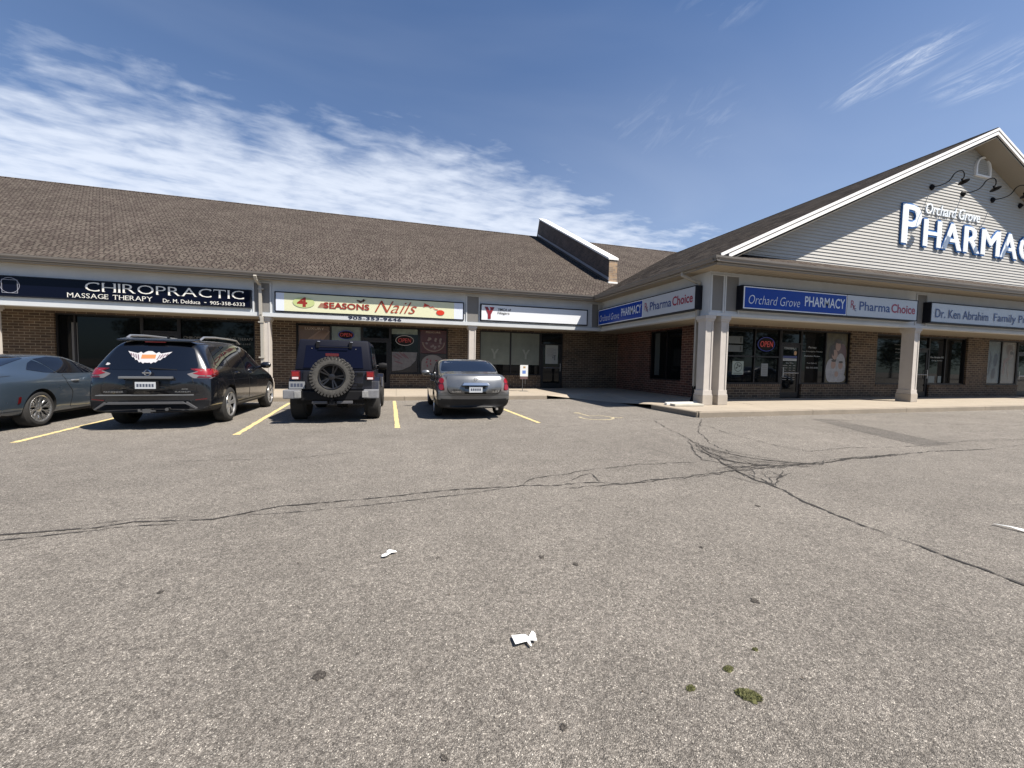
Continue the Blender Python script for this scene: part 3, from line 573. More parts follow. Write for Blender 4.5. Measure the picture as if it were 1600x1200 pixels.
# soffits, gutters, roofs
GLY, GRY, GX, GZ = 16.72, 9.42, 8.72, 4.54
mb = MB(); mb.box(-45, GX + .1, GLY + .1, YL, 4.33, 4.36); mb.build('soffit', M['soffit'], BL)
mb = MB()
x = GX + .12
while x < 35.8: mb.box(x, x + .148, GRY + .1, YR, 4.33 + (.006 if int(x / .15) % 2 else 0), 4.36); x += .15
mb.box(GX + .1, XS, YR + .001, YL, 4.33, 4.36); mb.build('soffit', M['soffit'], BR)
def gutter_run(parent, a, b, out, name='gutter'):
    """K-style profile from a to b, out = unit vector away from the wall"""
    a, b, o_ = Vector(a), Vector(b), Vector(out); pr = [(-.02, -.15), (.075, -.15), (.085, -.10), (.115, -.055), (.125, 0), (.112, 0), (.10, -.05), (.07, -.13), (-.012, -.13), (-.02, 0)]
    A = [a + o_ * p[0] + Vector((0, 0, p[1])) for p in pr]; B_ = [b + o_ * p[0] + Vector((0, 0, p[1])) for p in pr]; n = len(pr)
    m = MB(); m.add(A + B_, [tuple(range(n)), tuple(reversed(range(n, 2 * n)))] + [(i, (i + 1) % n, n + (i + 1) % n, n + i) for i in range(n)]); return m.build(name, M['gutter'], parent)
g1 = gutter_run(BL, (-45, GLY + .11, GZ), (GX + .0, GLY + .11, GZ), (0, -1, 0)); g2 = gutter_run(BR, (GX + .11, GRY + .0, GZ), (GX + .11, GLY + .2, GZ), (-1, 0, 0)); g3 = gutter_run(BR, (GX - .012, GRY + .11, GZ), (35.9, GRY + .11, GZ), (0, -1, 0))
mb = MB(); mb.box(-45, GX + .12, GLY + .11, GLY + .14, 4.31, 4.53); mb.build('eaves_board', M['gutter'], BL)
mb = MB(); mb.box(GX + .11, GX + .14, GRY + .12, GLY + .12, 4.31, 4.53); mb.box(GX + .14, 35.9, GRY + .11, GRY + .14, 4.31, 4.53); mb.build('eaves_board', M['gutter'], BR)
RS, GS = 0.5, 0.463
ZE = 4.50
def slab(mb, pts, f, th=.07):
    """roof slab over plan polygon, height f(x,y)"""
    P = [(x, y, f(x, y)) for x, y in pts]; mb.prism([(p[0], p[1], p[2] - th) for p in P], (0, 0, th))
fl = lambda x, y: ZE + .03 + RS * (y - (GLY + .05))
mb = MB(); YRG = 30.9; slab(mb, [(-45.2, GLY + .05), (60, GLY + .05), (60, YRG), (-45.2, YRG)], fl)
zr = fl(0, YRG); slab(mb, [(-45.2, YRG), (60, YRG), (60, 45), (-45.2, 45)], lambda x, y: zr - RS * (y - YRG) + 0.001)
mb.build('roof', M['roof'], BL)
XP = 21.58; fs = lambda x, y: ZE + .03 + GS * (x - (GX + .05)); RK = 9.72
mb = MB(); slab(mb, [(GX + .05, GRY + .07), (GX + .42, RK), (XP, RK), (XP, 30), (GX + .05, 30)], fs)
mb.build('roof', M['roof_side'], BR)
mb = MB(); slab(mb, [(XP, RK), (2 * XP - GX - .05, RK), (2 * XP - GX - .05, 30), (XP, 30)], lambda x, y: fs(2 * XP - x, y) + .001); mb.build('roof', M['roof_side'], BR)
mb = MB(); slab(mb, [(GX + .06, GRY + .05), (36, GRY + .05), (36, 10.42), (GX + 1.1, 10.42)], lambda x, y: ZE + .015 + .5 * (y - GRY - .05), .05); mb.build('pent_roof', M['roof'], BR)
# ridge caps
mb = MB(); mb.tube([(-45.2, YRG, zr - .02), (60, YRG, zr - .02)], .07, 6); mb.build('ridge_cap', M['roof'], BL)
mb = MB(); mb.tube([(XP, RK, fs(XP, 0) - .03), (XP, 30, fs(XP, 0) - .03)], .06, 6); mb.build('ridge_cap', M['roof_side'], BR)
# gable: siding, rake boards, soffit, vent
mb = MB(); Yg = 10.42; z = 4.93; h = .112; zp = fs(XP, 0) - .12
while z < zp - .02:
    z1 = min(z + h, zp - .001); w0 = (zp - z) / GS; w1 = (zp - z1) / GS
    mb.add([(XP - w0, Yg - .024, z), (XP + w0, Yg - .024, z), (XP + w1, Yg, z1), (XP - w1, Yg, z1), (XP - w0, Yg + .02, z), (XP + w0, Yg + .02, z), (XP + w1, Yg + .02, z1), (XP - w1, Yg + .02, z1)],
           [(0, 1, 2, 3), (4, 7, 6, 5), (0, 4, 5, 1), (0, 3, 7, 4), (1, 5, 6, 2), (3, 2, 6, 7)]); z += h
mb.build('siding', M['siding'], BR)
zf = lambda x: fs(x, 0)
for sgn in (1, -1):
    X = lambda x: x if sgn > 0 else 2 * XP - x
    def rake(z0, z1, y0, y1, name, mat, xa=GX + .42, xb=XP):
        m = MB(); P = [(X(xa), y0, zf(xa) + z0), (X(xb), y0, zf(xb) + z0), (X(xb), y0, zf(xb) + z1), (X(xa), y0, zf(xa) + z1)]; m.prism(P, (0, y1 - y0, 0)); return m.build(name, mat, BR)
    rake(-.10, -.005, RK - .035, RK - .001, 'rake_board', M['white_trim']); rake(-.135, -.101, RK - .012, RK + .03, 'rake_shadow_line', M['gutter'], GX + .5); rake(-.245, -.136, RK - .02, RK + .03, 'rake_board', M['white_trim'], GX + .72)
    rake(-.335, -.30, RK + .03, Yg - .02, 'rake_soffit', M['soffit'], GX + 1.0)
mb = MB(); vx, vz = 22.27, 9.05; R_ = .47
arch = [(vx - R_, vz), (vx + R_, vz), (vx + R_, vz + .3)] + [(vx + R_ * math.cos(q), vz + .3 + R_ * math.sin(q)) for q in [math.pi * i / 12 for i in range(1, 12)]] + [(vx - R_, vz + .3)]
inn = [(vx + (p[0] - vx) * .82, vz + .07 + (p[1] - vz) * .86) for p in arch]
n = len(arch); A = [(p[0], Yg - .09, p[1]) for p in arch]; B_ = [(p[0], Yg - .09, p[1]) for p in inn]; D = [(p[0], Yg + .01, p[1]) for p in arch]; E_ = [(p[0], Yg - .02, p[1]) for p in inn]
mb.add(A + B_ + D + E_, [(i, (i + 1) % n, n + (i + 1) % n, n + i) for i in range(n)] + [(i, 2 * n + i, 2 * n + (i + 1) % n, (i + 1) % n) for i in range(n)] + [(n + i, n + (i + 1) % n, 3 * n + (i + 1) % n, 3 * n + i) for i in range(n)])
vent = mb.build('gable_vent', M['white_trim'], BR)
mb = MB(); mb.poly([(p[0], Yg - .022, p[1]) for p in inn]); k = mb.build('vent_back', M['stucco'], None); k.parent = vent; k.matrix_parent_inverse = Matrix.Translation(-parent_loc(BR))
mb = MB()
for i in range(8):
    zz = vz + .10 + i * .075; hw = R_ * .8 if zz < vz + .32 else max(.05, math.sqrt(max(0, (R_ * .82) ** 2 - (zz - vz - .33) ** 2)) - .02); mb.add([(vx - hw, Yg - .085, zz), (vx + hw, Yg - .085, zz), (vx + hw, Yg - .03, zz + .05), (vx - hw, Yg - .03, zz + .05)], [(0, 1, 2, 3)])
k = mb.build('louvre', M['white_trim'], None, fixn=False); k.parent = vent; k.matrix_parent_inverse = Matrix.Translation(-parent_loc(BR))
# brick fire wall through the roof
px0, px1, py0 = 10.87, 11.36, 19.24
def rl(y): return fl(0, y)
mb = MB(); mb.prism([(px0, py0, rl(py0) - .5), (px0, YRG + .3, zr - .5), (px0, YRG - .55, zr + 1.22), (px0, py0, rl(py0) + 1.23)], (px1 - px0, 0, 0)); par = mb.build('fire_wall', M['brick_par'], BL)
def kid(par_, m, n, mat): k = m.build(n, mat, None); k.parent = par_; k.matrix_parent_inverse = Matrix.Translation(-parent_loc(BL)); return k
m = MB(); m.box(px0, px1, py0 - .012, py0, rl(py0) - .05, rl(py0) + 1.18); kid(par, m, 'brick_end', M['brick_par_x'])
m = MB(); m.prism([(px0 - .05, py0 - .05, rl(py0) + 1.20), (px0 - .05, YRG - .5, zr + 1.21), (px0 - .05, YRG - .5, zr + 1.30), (px0 - .05, py0 - .05, rl(py0) + 1.30)], (px1 - px0 + .1, 0, 0)); kid(par, m, 'coping', M['white_trim'])
m = MB(); m.prism([(px0 - .03, py0, rl(py0) + .13), (px0 - .03, YRG - .3, zr + .0), (px0 - .03, YRG - .3, zr + .13), (px0 - .03, py0, rl(py0) + .27)], (.03, 0, 0)); kid(par, m, 'flashing', M['flash'])
m = MB(); m.box(px0 - .06, px1 + .0, py0 - .10, py0 - .012, rl(py0) - .22, rl(py0) + .04); kid(par, m, 'end_cap', M['white_trim'])
# downspouts
def spout(parent, pts, name='downspout', r=.05):
    m = MB()
    for a, b in zip(pts, pts[1:]):
        a, b = Vector(a), Vector(b); t = (b - a).normalized(); u = Vector((1, 0, 0)) if abs(t.x) < .7 else Vector((0, 1, 0)); u = (u - t * u.dot(t)).normalized(); w = t.cross(u)
        a2, b2 = a - t * .025, b + t * .025; P = [a2 + u * sx * r + w * sy * r * .8 for sx, sy in ((-1, -1), (1, -1), (1, 1), (-1, 1))]; m.prism(P, b2 - a2)
    return m.build(name, M['spout'], parent, bevel=.008)
sp = spout(BL, [(-4.95, 16.72, 4.38), (-4.95, 16.80, 4.28), (-4.88, 17.06, 4.12), (-4.88, 17.06, 3.0), (-4.84, 17.06, 2.9), (-4.84, 17.10, .3)])
m = MB()
for zz in (3.95, 2.72, 1.4): m.box(-4.95, -4.77, 17.0, 17.14, zz, zz + .05)
m.build('strap', M['spout'], BL)
sp2 = spout(BR, [(8.85, 10.95, 4.38), (8.85, 10.95, 4.28), (9.28, 10.72, 4.02), (9.28, 10.72, 2.98), (9.42, 10.90, 2.80), (9.42, 10.90, .70)])
m = MB(); m.tube([(9.42, 10.90, .72), (9.42, 10.90, .5), (9.36, 10.86, .34), (9.2, 10.74, .22)], .06, 10); m.build('downspout_boot', M['black'], BR)

def lines(parent, mat, items, name='text_line'):
    """one part per line of writing; items = (text, origin, U, w, h[, shear, bold, depth, serif])"""
    for it in items:
        t, o_, U, w, h = it[:5]; k = dict(zip(('shear', 'bold', 'depth', 'serif'), it[5:])); m = MB()
        if k.pop('serif', 0): serif_text(m, t, o_, U, UZ, w, h)
        else: put_text(m, t, o_, U, UZ, w, h, **k)
        m.build(name, mat, parent)

# ------------------------------------------------------------------ signs
def lightbox(name, label, cat, axis, c, a0, a1, z0, z1, depth, faces, edge='black sign edge', ew=.035, group=None):
    """box sign on a wall; faces = [(a0, a1, material)] along the box"""
    loc = ((a0 + a1) / 2, c, z0) if axis == 'x' else (c, (a0 + a1) / 2, z0); r = root(name, label, cat, loc, 0, group)
    em = C('black sign edge', (.008, .009, .014), .45, spec=.2)
    def bx(m, p, q, zz0, zz1, d0, d1):
        if axis == 'x': m.box(p, q, c - d1, c - d0, zz0, zz1)
        else: m.box(c - d1, c - d0, p, q, zz0, zz1)
    f = MB(); bx(f, a0, a1, z0, z1, 0, depth - .02); bx(f, a0, a1, z1 - ew, z1, depth - .02, depth); bx(f, a0, a1, z0, z0 + ew, depth - .02, depth); bx(f, a0, a0 + ew, z0 + ew, z1 - ew, depth - .02, depth); bx(f, a1 - ew, a1, z0 + ew, z1 - ew, depth - .02, depth)
    f.build('sign_box', em, r)
    for p, q, mt in faces:
        g = MB(); bx(g, max(p, a0 + ew), min(q, a1 - ew), z0 + ew, z1 - ew, depth - .02, depth - .012); g.build('sign_face', mt, r)
    return r
white_s = C('silver white lettering', (.74, .72, .66), .35); navy = C('near black navy face', (.003, .004, .012), .12, spec=.12); offw = C('white sign acrylic', (.70, .72, .74), .25, spec=.3); blue = C('pharmacy blue', (.008, .042, .27), .25, spec=.15)
lgrey = C('pale grey sign acrylic', (.42, .45, .49), .25, spec=.3); wline = C('white outline', (.75, .77, .8), .4); txtb = C('deep blue lettering', (.012, .04, .17), .4); txtr = C('crimson lettering', (.26, .010, .04), .4)
YS = YL - .10 - .003
# chiropractic
s = lightbox('shop_sign', 'black sign reading CHIROPRACTIC with a doctor and phone number', 'sign', 'x', YL, -12.55, -5.20, 3.25, 3.92, .10, [(-12.55, -5.2, navy)])
m = MB(); serif_text(m, 'CHIROPRACTIC', (-10.1, YS, 3.555), UX, UZ, 4.68, .30); m.build('large_lettering', white_s, s)
lines(s, white_s, [('MASSAGE THERAPY', (-10.58, YS, 3.315), UX, 2.35, .155, 0, 0, 0, 1), ('Dr. M. Delduca', (-7.92, YS, 3.30), UX, 1.12, .13), ('-', (-6.68, YS, 3.36), UX, .07, .02), ('905-358-6333', (-6.50, YS, 3.31), UX, 1.10, .12)])
m = MB(); cx, cz = -12.04, 3.61
for rr_ in (.25,): 
    for i in range(28):
        q0, q1 = 2 * math.pi * i / 28, 2 * math.pi * (i + 1) / 28; m.add([(cx + rr_ * math.cos(q0), YS, cz + rr_ * math.sin(q0)), (cx + rr_ * math.cos(q1), YS, cz + rr_ * math.sin(q1)), (cx + (rr_ - .012) * math.cos(q1), YS, cz + (rr_ - .012) * math.sin(q1)), (cx + (rr_ - .012) * math.cos(q0), YS, cz + (rr_ - .012) * math.sin(q0))], [(0, 1, 2, 3)])
for (a, b, c_, d) in ((-.2, .2, .17, .182), (-.2, .2, -.25, -.238), (-.2, -.188, -.24, .17), (.188, .2, -.24, .17)): m.box(cx + a, cx + b, YS - .001, YS, cz + c_, cz + d)
m.build('round_emblem', C('dim emblem line', (.30, .31, .36), .4), s)
# nails
cream = C('cream sign face', (.62, .62, .42), .25); pale = C('pale blue white sign end', (.62, .66, .74), .25); greenish = C('soft green disc', (.44, .50, .22), .3)
redt = C('brick red lettering', (.24, .02, .01), .4); redb = C('bright nail red', (.55, .04, .015), .3)
s = lightbox('shop_sign', 'cream sign reading 4 SEASONS Nails with a red nail polish bottle', 'sign', 'x', YL, -4.42, 2.78, 3.17, 3.93, .10, [(-4.42, -4.1, pale), (-4.1, 2.36, cream), (2.36, 2.8, pale)], ew=.04)
m = MB(); m.add([(-3.42 + .38 * math.cos(q), YS + .001, 3.56 + .20 * math.sin(q)) for q in [i * math.pi / 16 for i in range(32)]], [tuple(range(32))]); m.build('green_disc', greenish, s)
m = MB(); put_text(m, '4', (-3.66, YS - .001, 3.39), UX, UZ, .36, .37, 0, .035); put_text(m, 'SEASONS', (-2.72, YS, 3.38), UX, UZ, 1.68, .24, 0, .03)
for i in range(4): m.box(-2.92 + .03 * i, -2.60, YS - .001, YS, 3.41 + i * .045, 3.435 + i * .045)
m.build('red_lettering', redt, s)
m = MB(); put_text(m, 'Nails', (-.84, YS, 3.33), UX, UZ, 1.66, .47, .45, -.008); m.build('script_lettering', C('script red', (.30, .04, .015), .4), s)
m = MB(); m.add([(-1.45 + .06 * x_, YS, 3.69 + .05 * z_) for x_, z_ in ((0, 0), (2, 1.4), (5, 2.2), (3, .6), (1.2, -.6))], [(0, 1, 2, 3, 4)]); m.add([(-1.35 + .06 * x_, YS, 3.70 + .05 * z_) for x_, z_ in ((0, 0), (-1, 1.4), (-3, 1.6), (-2.4, .3))], [(0, 1, 2, 3)]); m.add([(-1.25 + .06 * x_, YS, 3.70 + .05 * z_) for x_, z_ in ((0, 0), (.6, 2), (-.5, 2.6), (-.9, 1.0))], [(0, 1, 2, 3)]); m.build('leaf_sprig', C('leaf sprig', (.10, .035, .02), .5), s)
m = MB(); m.add([(1.78 + .17 * math.cos(q), YS, 3.44 + .11 * math.sin(q)) for q in [i * math.pi / 12 for i in range(24)]], [tuple(range(24))]); m.add([(1.12, YS, 3.80), (1.08, YS, 3.64), (1.34, YS, 3.70)], [(0, 1, 2)])
stroke2 = [(1.3, 3.68), (1.40, 3.62), (1.46, 3.68), (1.54, 3.58), (1.68, 3.55)]
for a, b in zip(stroke2, stroke2[1:]): m.add([(a[0], YS, a[1] - .015), (b[0], YS, b[1] - .015), (b[0], YS, b[1] + .015), (a[0], YS, a[1] + .015)], [(0, 1, 2, 3)])
m.build('polish_bottle', redb, s)
m = MB(); put_text(m, '905-353-9646', (-1.84, YL - .092, 3.0), UX, UZ, 2.04, .12, 0, .02, .008); tag(m.build('phone_lettering', C('navy vinyl digits', (.012, .014, .035), .4)), 'dark digits 905-353-9646 fixed below the cream nail salon sign', 'lettering')
# YMCA
s = lightbox('shop_sign', 'mostly blank white sign reading YMCA of Niagara with a red Y', 'sign', 'x', YL, 3.50, 8.62, 3.19, 3.93, .10, [(3.5, 8.62, offw)], ew=.045)
m = MB(); m.poly([(3.68, YS, 3.80), (3.83, YS, 3.80), (3.92, YS, 3.58), (3.96, YS, 3.48), (3.96, YS, 3.29), (3.83, YS, 3.29), (3.83, YS, 3.50)])
m.poly([(3.965, YS, 3.475), (4.12, YS, 3.80), (4.00, YS, 3.80), (3.90, YS, 3.63)]); m.build('y_emblem', C('dark red emblem', (.20, .01, .02), .4), s)
m = MB(); m.poly([(3.90, YS, 3.80), (4.0, YS, 3.80), (3.95, YS, 3.69)]); m.build('emblem_triangle', C('bright red triangle', (.5, .02, .02), .4), s)
lines(s, C('black lettering', (.02, .02, .02), .4), [('YMCA of', (4.27, YS, 3.66), UX, .60, .11, 0, .02), ('Niagara', (4.27, YS, 3.49), UX, .54, .13, 0, .01)])
# pharmacy signs
def pharm(axis, c, a0, a1, label, U):
    d = .26; r = lightbox('shop_sign', label, 'sign', axis, c, min(a0, a1), max(a0, a1), 3.18, 3.94, d, [], ew=.03); L_ = abs(a1 - a0); sg = 1 if a1 > a0 else -1
    q = c - d - .003
    def pt(t, z): return (a0 + sg * t * L_, q, z) if axis == 'x' else (q, a0 + sg * t * L_, z)
    def plate(t0, t1, z0, z1, mt, nm, e=.012):
        m = MB(); A, B_ = pt(t0, z0), pt(t1, z1)
        if axis == 'x': m.box(min(A[0], B_[0]), max(A[0], B_[0]), q + e, c - .03, z0, z1)
        else: m.box(q + e, c - .03, min(A[1], B_[1]), max(A[1], B_[1]), z0, z1)
        m.build(nm, mt, r)
    plate(.006, .554, 3.215, 3.905, wline, 'outline', .010); plate(.011, .550, 3.245, 3.875, blue, 'sign_face', .004); plate(.557, .994, 3.21, 3.91, lgrey, 'sign_face', .006)
    lines(r, C('pale lettering', (.55, .60, .66), .4), [('Orchard Grove', pt(.030, 3.37), U, L_ * .262, .28, .24, -.012), ('PHARMACY', pt(.318, 3.42), U, L_ * .224, .33, 0, .012)])
    lines(r, txtr, [('R', pt(.577, 3.48), U, .17, .26), ('x', pt(.588, 3.42), U, .14, .17), ('Choice', pt(.826, 3.42), U, L_ * .155, .32, 0, .02)])
    lines(r, txtb, [('Pharma', pt(.628, 3.42), U, L_ * .19, .31, 0, .012), ('c', pt(.60, 3.385), U, .09, .1)])
pharm('x', YR, 10.40, 18.51, 'blue and grey Orchard Grove PHARMACY box sign above the front windows of the right wing', UX)
pharm('y', XS, 17.03, 10.64, 'blue and grey Orchard Grove PHARMACY box sign on the shaded side facing the car park', UYN)
s = lightbox('shop_sign', 'pale grey sign reading Dr. Ken Abrahim Family Practice at the right edge', 'sign', 'x', YR, 19.24, 27.6, 3.17, 3.94, .26, [(19.2, 27.6, lgrey)], ew=.04)
q = YR - .263; lines(s, txtb, [('Dr. Ken Abrahim', (19.5, q, 3.37), UX, 3.18, .33), ('Family Practice', (23.03, q, 3.29), UX, 3.5, .41)])
# big gable letters
s = root('gable_sign', 'large white and blue letters PHARMACY under small Orchard Grove on the gable', 'sign', (22, 10.42, 6.0))
lb = C('letter outline blue', (.035, .15, .42), .35); lw = C('letter face white', (.80, .84, .86), .3)
Yl = 10.40
for ch, xa, xb, zt in (('P', 17.80, 18.86, 7.52), ('H', 18.98, 20.02, 7.10), ('A', 20.06, 21.24, 7.10), ('R', 21.34, 22.36, 7.10), ('M', 22.42, 23.66, 7.10), ('A', 23.68, 24.86, 7.10), ('C', 24.92, 25.95, 7.10), ('Y', 25.98, 27.05, 7.10)):
    m = MB(); e = .055
    for j in range(8): put_text(m, ch, (xa + e + e * math.cos(j * .785), Yl, 6.0 + e + e * math.sin(j * .785)), UX, UZ, xb - xa - 2 * e, zt - 6.0 - 2 * e, 0, 0, .045 + j * .0012)
    o = m.build('letter_' + ch.lower(), lb, s)
    m = MB()
    for j in range(7): put_text(m, ch, (xa + e - .042 + .014 * j, Yl - .055, 6.0 + e), UX, UZ, xb - xa - 2 * e, zt - 6.0 - 2 * e, 0, 0, .010 + .001 * j)
    k = m.build('letter_face', lw, None); k.parent = o; k.matrix_parent_inverse = Matrix.Translation((-22, -10.42, -6.0))
m = MB(); put_text(m, 'Orchard Grove', (19.10, Yl, 7.27), UX, UZ, 3.2, .40, .22, .004, .04); m.build('script_lettering', lw, s)
# gooseneck lamps
LX = [19.38, 21.20, 23.05, 24.88]; LN = ['first', 'second', 'third', 'fourth']
LT = ['black gooseneck lamp on the gable above the letter H, nearest the roof slope', 'black gooseneck lamp on the gable above the first A, second from the left',
      'black gooseneck lamp on the gable above the letter M, third from the left', 'black gooseneck lamp on the gable at the right edge of the picture']
def lamp():
    r = root('gooseneck_lamp', LT[0], 'wall lamp', (LX[0], 10.40, 8.27), 0, 'gooseneck lamps over the gable letters'); bm_ = C('black lamp metal', (.004, .004, .005), .6, spec=.15)
    m = MB(); m.lathe([(0, .001), (0, .11), (-.03, .11), (-.08, .05), (-.10, .001)], 'y', (0, 0, 0), 16); m.build('wall_plate', bm_, r, world=False, smooth=True)
    m = MB(); P = [Vector((0, -.05, 0)), Vector((0, -.25, -.03)), Vector((0, -.45, .0)), Vector((0, -.56, .10)), Vector((0, -.63, .22)), Vector((0, -.74, .27)), Vector((0, -.85, .23)), Vector((0, -.90, .12)), Vector((0, -.90, .0)), Vector((0, -.88, -.06))]
    sm = []
    for i in range(len(P) - 1):
        for t in (0, .33, .66):
            p0, p1, p2, p3 = P[max(i - 1, 0)], P[i], P[i + 1], P[min(i + 2, len(P) - 1)]; sm.append(.5 * ((2 * p1) + (-p0 + p2) * t + (2 * p0 - 5 * p1 + 4 * p2 - p3) * t * t + (-p0 + 3 * p1 - 3 * p2 + p3) * t ** 3))
    sm.append(P[-1]); m.tube(sm, .017, 8); m.build('arm', bm_, r, world=False, smooth=True)
    m = MB(); m.lathe([(.08, .03), (.01, .04), (-.02, .055), (-.04, .10), (-.06, .155), (-.065, .155), (-.045, .095), (-.03, .05)], 'z', (0, 0, 0), 20)
    m.xf(Matrix.Translation((0, -.88, -.12)) @ Matrix.Rotation(math.radians(-22), 4, 'X')); m.build('lamp_shade', bm_, r, world=False, smooth=True)
    return r
def copy_tree(o, parent=None):
    c = o.copy(); COL.objects.link(c)
    if parent is not None: c.parent = parent
    for ch in list(o.children): copy_tree(ch, c)
    return c
l0 = lamp()
for i in range(1, 4): c_ = copy_tree(l0); c_.location.x = LX[i]; c_['label'] = LT[i]

# ------------------------------------------------------------------ things in and on the windows
def card(name, label, cat, axis, c, a0, a1, z0, z1, mat, th=.004, group=None):
    """flat poster / sheet just in front of the glass; returns the thing and a function giving points on its face"""
    r = root(name, label, cat, (a0 if axis == 'x' else c, c if axis == 'x' else a0, z0), 0, group); m = MB()
    if axis == 'x': m.box(min(a0, a1), max(a0, a1), c - th, c, z0, z1)
    else: m.box(c - th, c, min(a0, a1), max(a0, a1), z0, z1)
    m.build('sheet', mat, r); return r
def blobp(m, y, cx, cz, rx, rz, n=20, rot=0, a0=0, a1=2 * math.pi):
    P = []
    for i in range(n + (0 if a1 - a0 > 6.2 else 1)):
        q = a0 + (a1 - a0) * i / n; x_, z_ = rx * math.cos(q), rz * math.sin(q); P.append((cx + x_ * math.cos(rot) - z_ * math.sin(rot), y, cz + x_ * math.sin(rot) + z_ * math.cos(rot)))
    m.poly(P)
GYL, GYR = WL + .115, WR + .115      # glass faces
gl = GYL - .004; gr = GYR - .004
vinyl = C('white window vinyl', (.34, .36, .36), .4)
# YMCA windows
for (a, b, cxx, lab) in ((3.90, 5.36, 4.6, 'pale frosted film with a ghosted Y on the left pane below the YMCA sign'), (5.44, 6.90, 6.2, 'pale frosted film with a ghosted Y on the right pane beside the YMCA door')):
    r = card('window_film', lab, 'window film', 'x', GYL, a, b, 1.30, 2.86, M['film'])
    m = MB(); y = gl - .002; m.poly([(cxx - .20, y, 2.06), (cxx - .08, y, 2.06), (cxx - .01, y, 1.88), (cxx + .04, y, 1.80), (cxx + .04, y, 1.58), (cxx - .06, y, 1.58), (cxx - .06, y, 1.80)]); m.poly([(cxx + .045, y, 1.79), (cxx + .21, y, 2.06), (cxx + .11, y, 2.06), (cxx + .0, y, 1.89)]); m.build('y_shape', M['film_y'], r)
r = card('notice', 'white printed notice taped to the black YMCA door', 'notice', 'x', WL + .078, 7.22, 7.90, 1.38, 2.32, C('notice paper', (.30, .31, .29), .7))
m = MB(); y = WL + .072
for i in range(9): m.box(7.30, 7.30 + (.50 if i % 3 else .36), y, y + .001, 2.16 - i * .05, 2.172 - i * .05)
m.box(7.62, 7.80, y, y + .001, 1.80, 1.83); m.box(7.70, 7.76, y, y + .001, 1.56, 1.80); m.box(7.60, 7.66, y, y + .001, 1.66, 1.74); m.build('printing', C('grey printing', (.12, .12, .13), .6), r)
# nail salon
dk = C('dark poster ground', (.022, .016, .014), .25)
r = card('window_poster', 'narrow beige poster behind the off-roader, upper left nail salon pane', 'poster', 'x', GYL, -4.0, -2.78, 1.7, 2.82, C('beige poster', (.10, .065, .045), .25))
m = MB()
for i in range(4): m.add([(-3.9 + i * .2, gl - .001, 2.05), (-3.8 + i * .2, gl - .001, 2.0), (-3.05 + i * .1, gl - .001, 2.62), (-3.2 + i * .1, gl - .001, 2.62)], [(0, 1, 2, 3)])
m.build('print', C('tan print', (.17, .11, .075), .3), r)
m = MB(); put_text(m, 'LUXURY', (-3.75, gl - .002, 2.66), UX, UZ, .75, .1); m.build('lettering', C('dim print letters', (.35, .3, .25), .4), r)
r = card('window_poster', 'pale grey green poster behind the neon sign, second nail salon pane', 'poster', 'x', GYL, -2.70, -1.50, 1.7, 2.84, C('pale green poster', (.15, .18, .17), .2, var=.3, scale=2))
def neon(label, x0, x1, z0, z1, y, text, ringc, tw=.8):
    r = root('neon_sign', label, 'neon sign', ((x0 + x1) / 2, y, z0)); red = C('neon red tube', (.14, .02, .02), .3, emit=(1, .12, .09), es=.09); bl = C('neon blue tube', (.02, .03, .2), .3, emit=(.15, .2, .8), es=.03)
    cx_, cz_ = (x0 + x1) / 2, (z0 + z1) / 2
    m = MB(); blobp(m, y - .0, cx_, cz_, (x1 - x0) / 2 * 1.04, (z1 - z0) / 2 * 1.04, 24); m.build('backing', M['black'], r)
    m = MB(); m.tube([(cx_ + (x1 - x0) / 2 * math.cos(q), y - .03, cz_ + (z1 - z0) / 2 * math.sin(q)) for q in [2 * math.pi * i / 28 for i in range(29)]], .011, 6); m.build('ring_tube', bl if ringc == 'b' else C('dim white tube', (.2, .2, .2), .3, emit=(1, .85, .8), es=.04), r)
    m = MB(); put_text(m, text, (cx_ - (x1 - x0) * tw / 2, y - .045, cz_ - (z1 - z0) * .2), UX, UZ, (x1 - x0) * tw, (z1 - z0) * .42, .1, -.012, .012); m.build('letter_tube', red, r)
neon('red and blue neon OPEN sign in the nail salon window above the off-roader', -2.42, -1.80, 2.30, 2.66, GYL - .03, 'OPEN', 'b')
neon('red oval neon OPEN sign in the pane right of the nail salon door', -.02, .76, 2.10, 2.54, GYL - .03, 'OPEN', 'w', .72)
neon('oval neon OPEN sign with a blue ring in the pharmacy window', 13.60, 14.44, 2.02, 2.56, GYR - .03, 'OPEN', 'b', .75)
r = card('window_poster', 'pale green strip at the top of the pane right of the nail salon door', 'poster', 'x', GYL, -.20, .94, 2.60, 2.84, C('strip green grey', (.15, .18, .15), .25, var=.4, scale=3))
r = card('window_poster', 'grey poster of a manicured hand in the pane right of the nail salon door', 'poster', 'x', GYL, -.20, .94, .86, 1.80, dk)
m = MB(); m.poly([(-.19, gl - .001, .92), (.25, gl - .001, .98), (.62, gl - .001, 1.15), (.86, gl - .001, 1.42), (.93, gl - .001, 1.79), (-.19, gl - .001, 1.79)]); m.build('print', C('grey photo print', (.13, .12, .12), .3, var=.35, scale=6), r)
m = MB(); 
for i, (x_, z_, ro) in enumerate(((.0, 1.55, -.5), (.12, 1.62, -.6), (.28, 1.66, -.7), (.42, 1.62, -.8), (.1, 1.32, -.3))): blobp(m, gl - .002 - i * .0003, x_, z_, .20, .035, 14, ro)
m.build('painted_nails', C('plum print', (.11, .05, .06), .3), r)
r = card('window_poster', 'dark red poster with a bowl of petals, upper right nail salon pane', 'poster', 'x', GYL, 1.06, 2.27, 1.76, 2.84, C('maroon poster', (.055, .014, .014), .25))
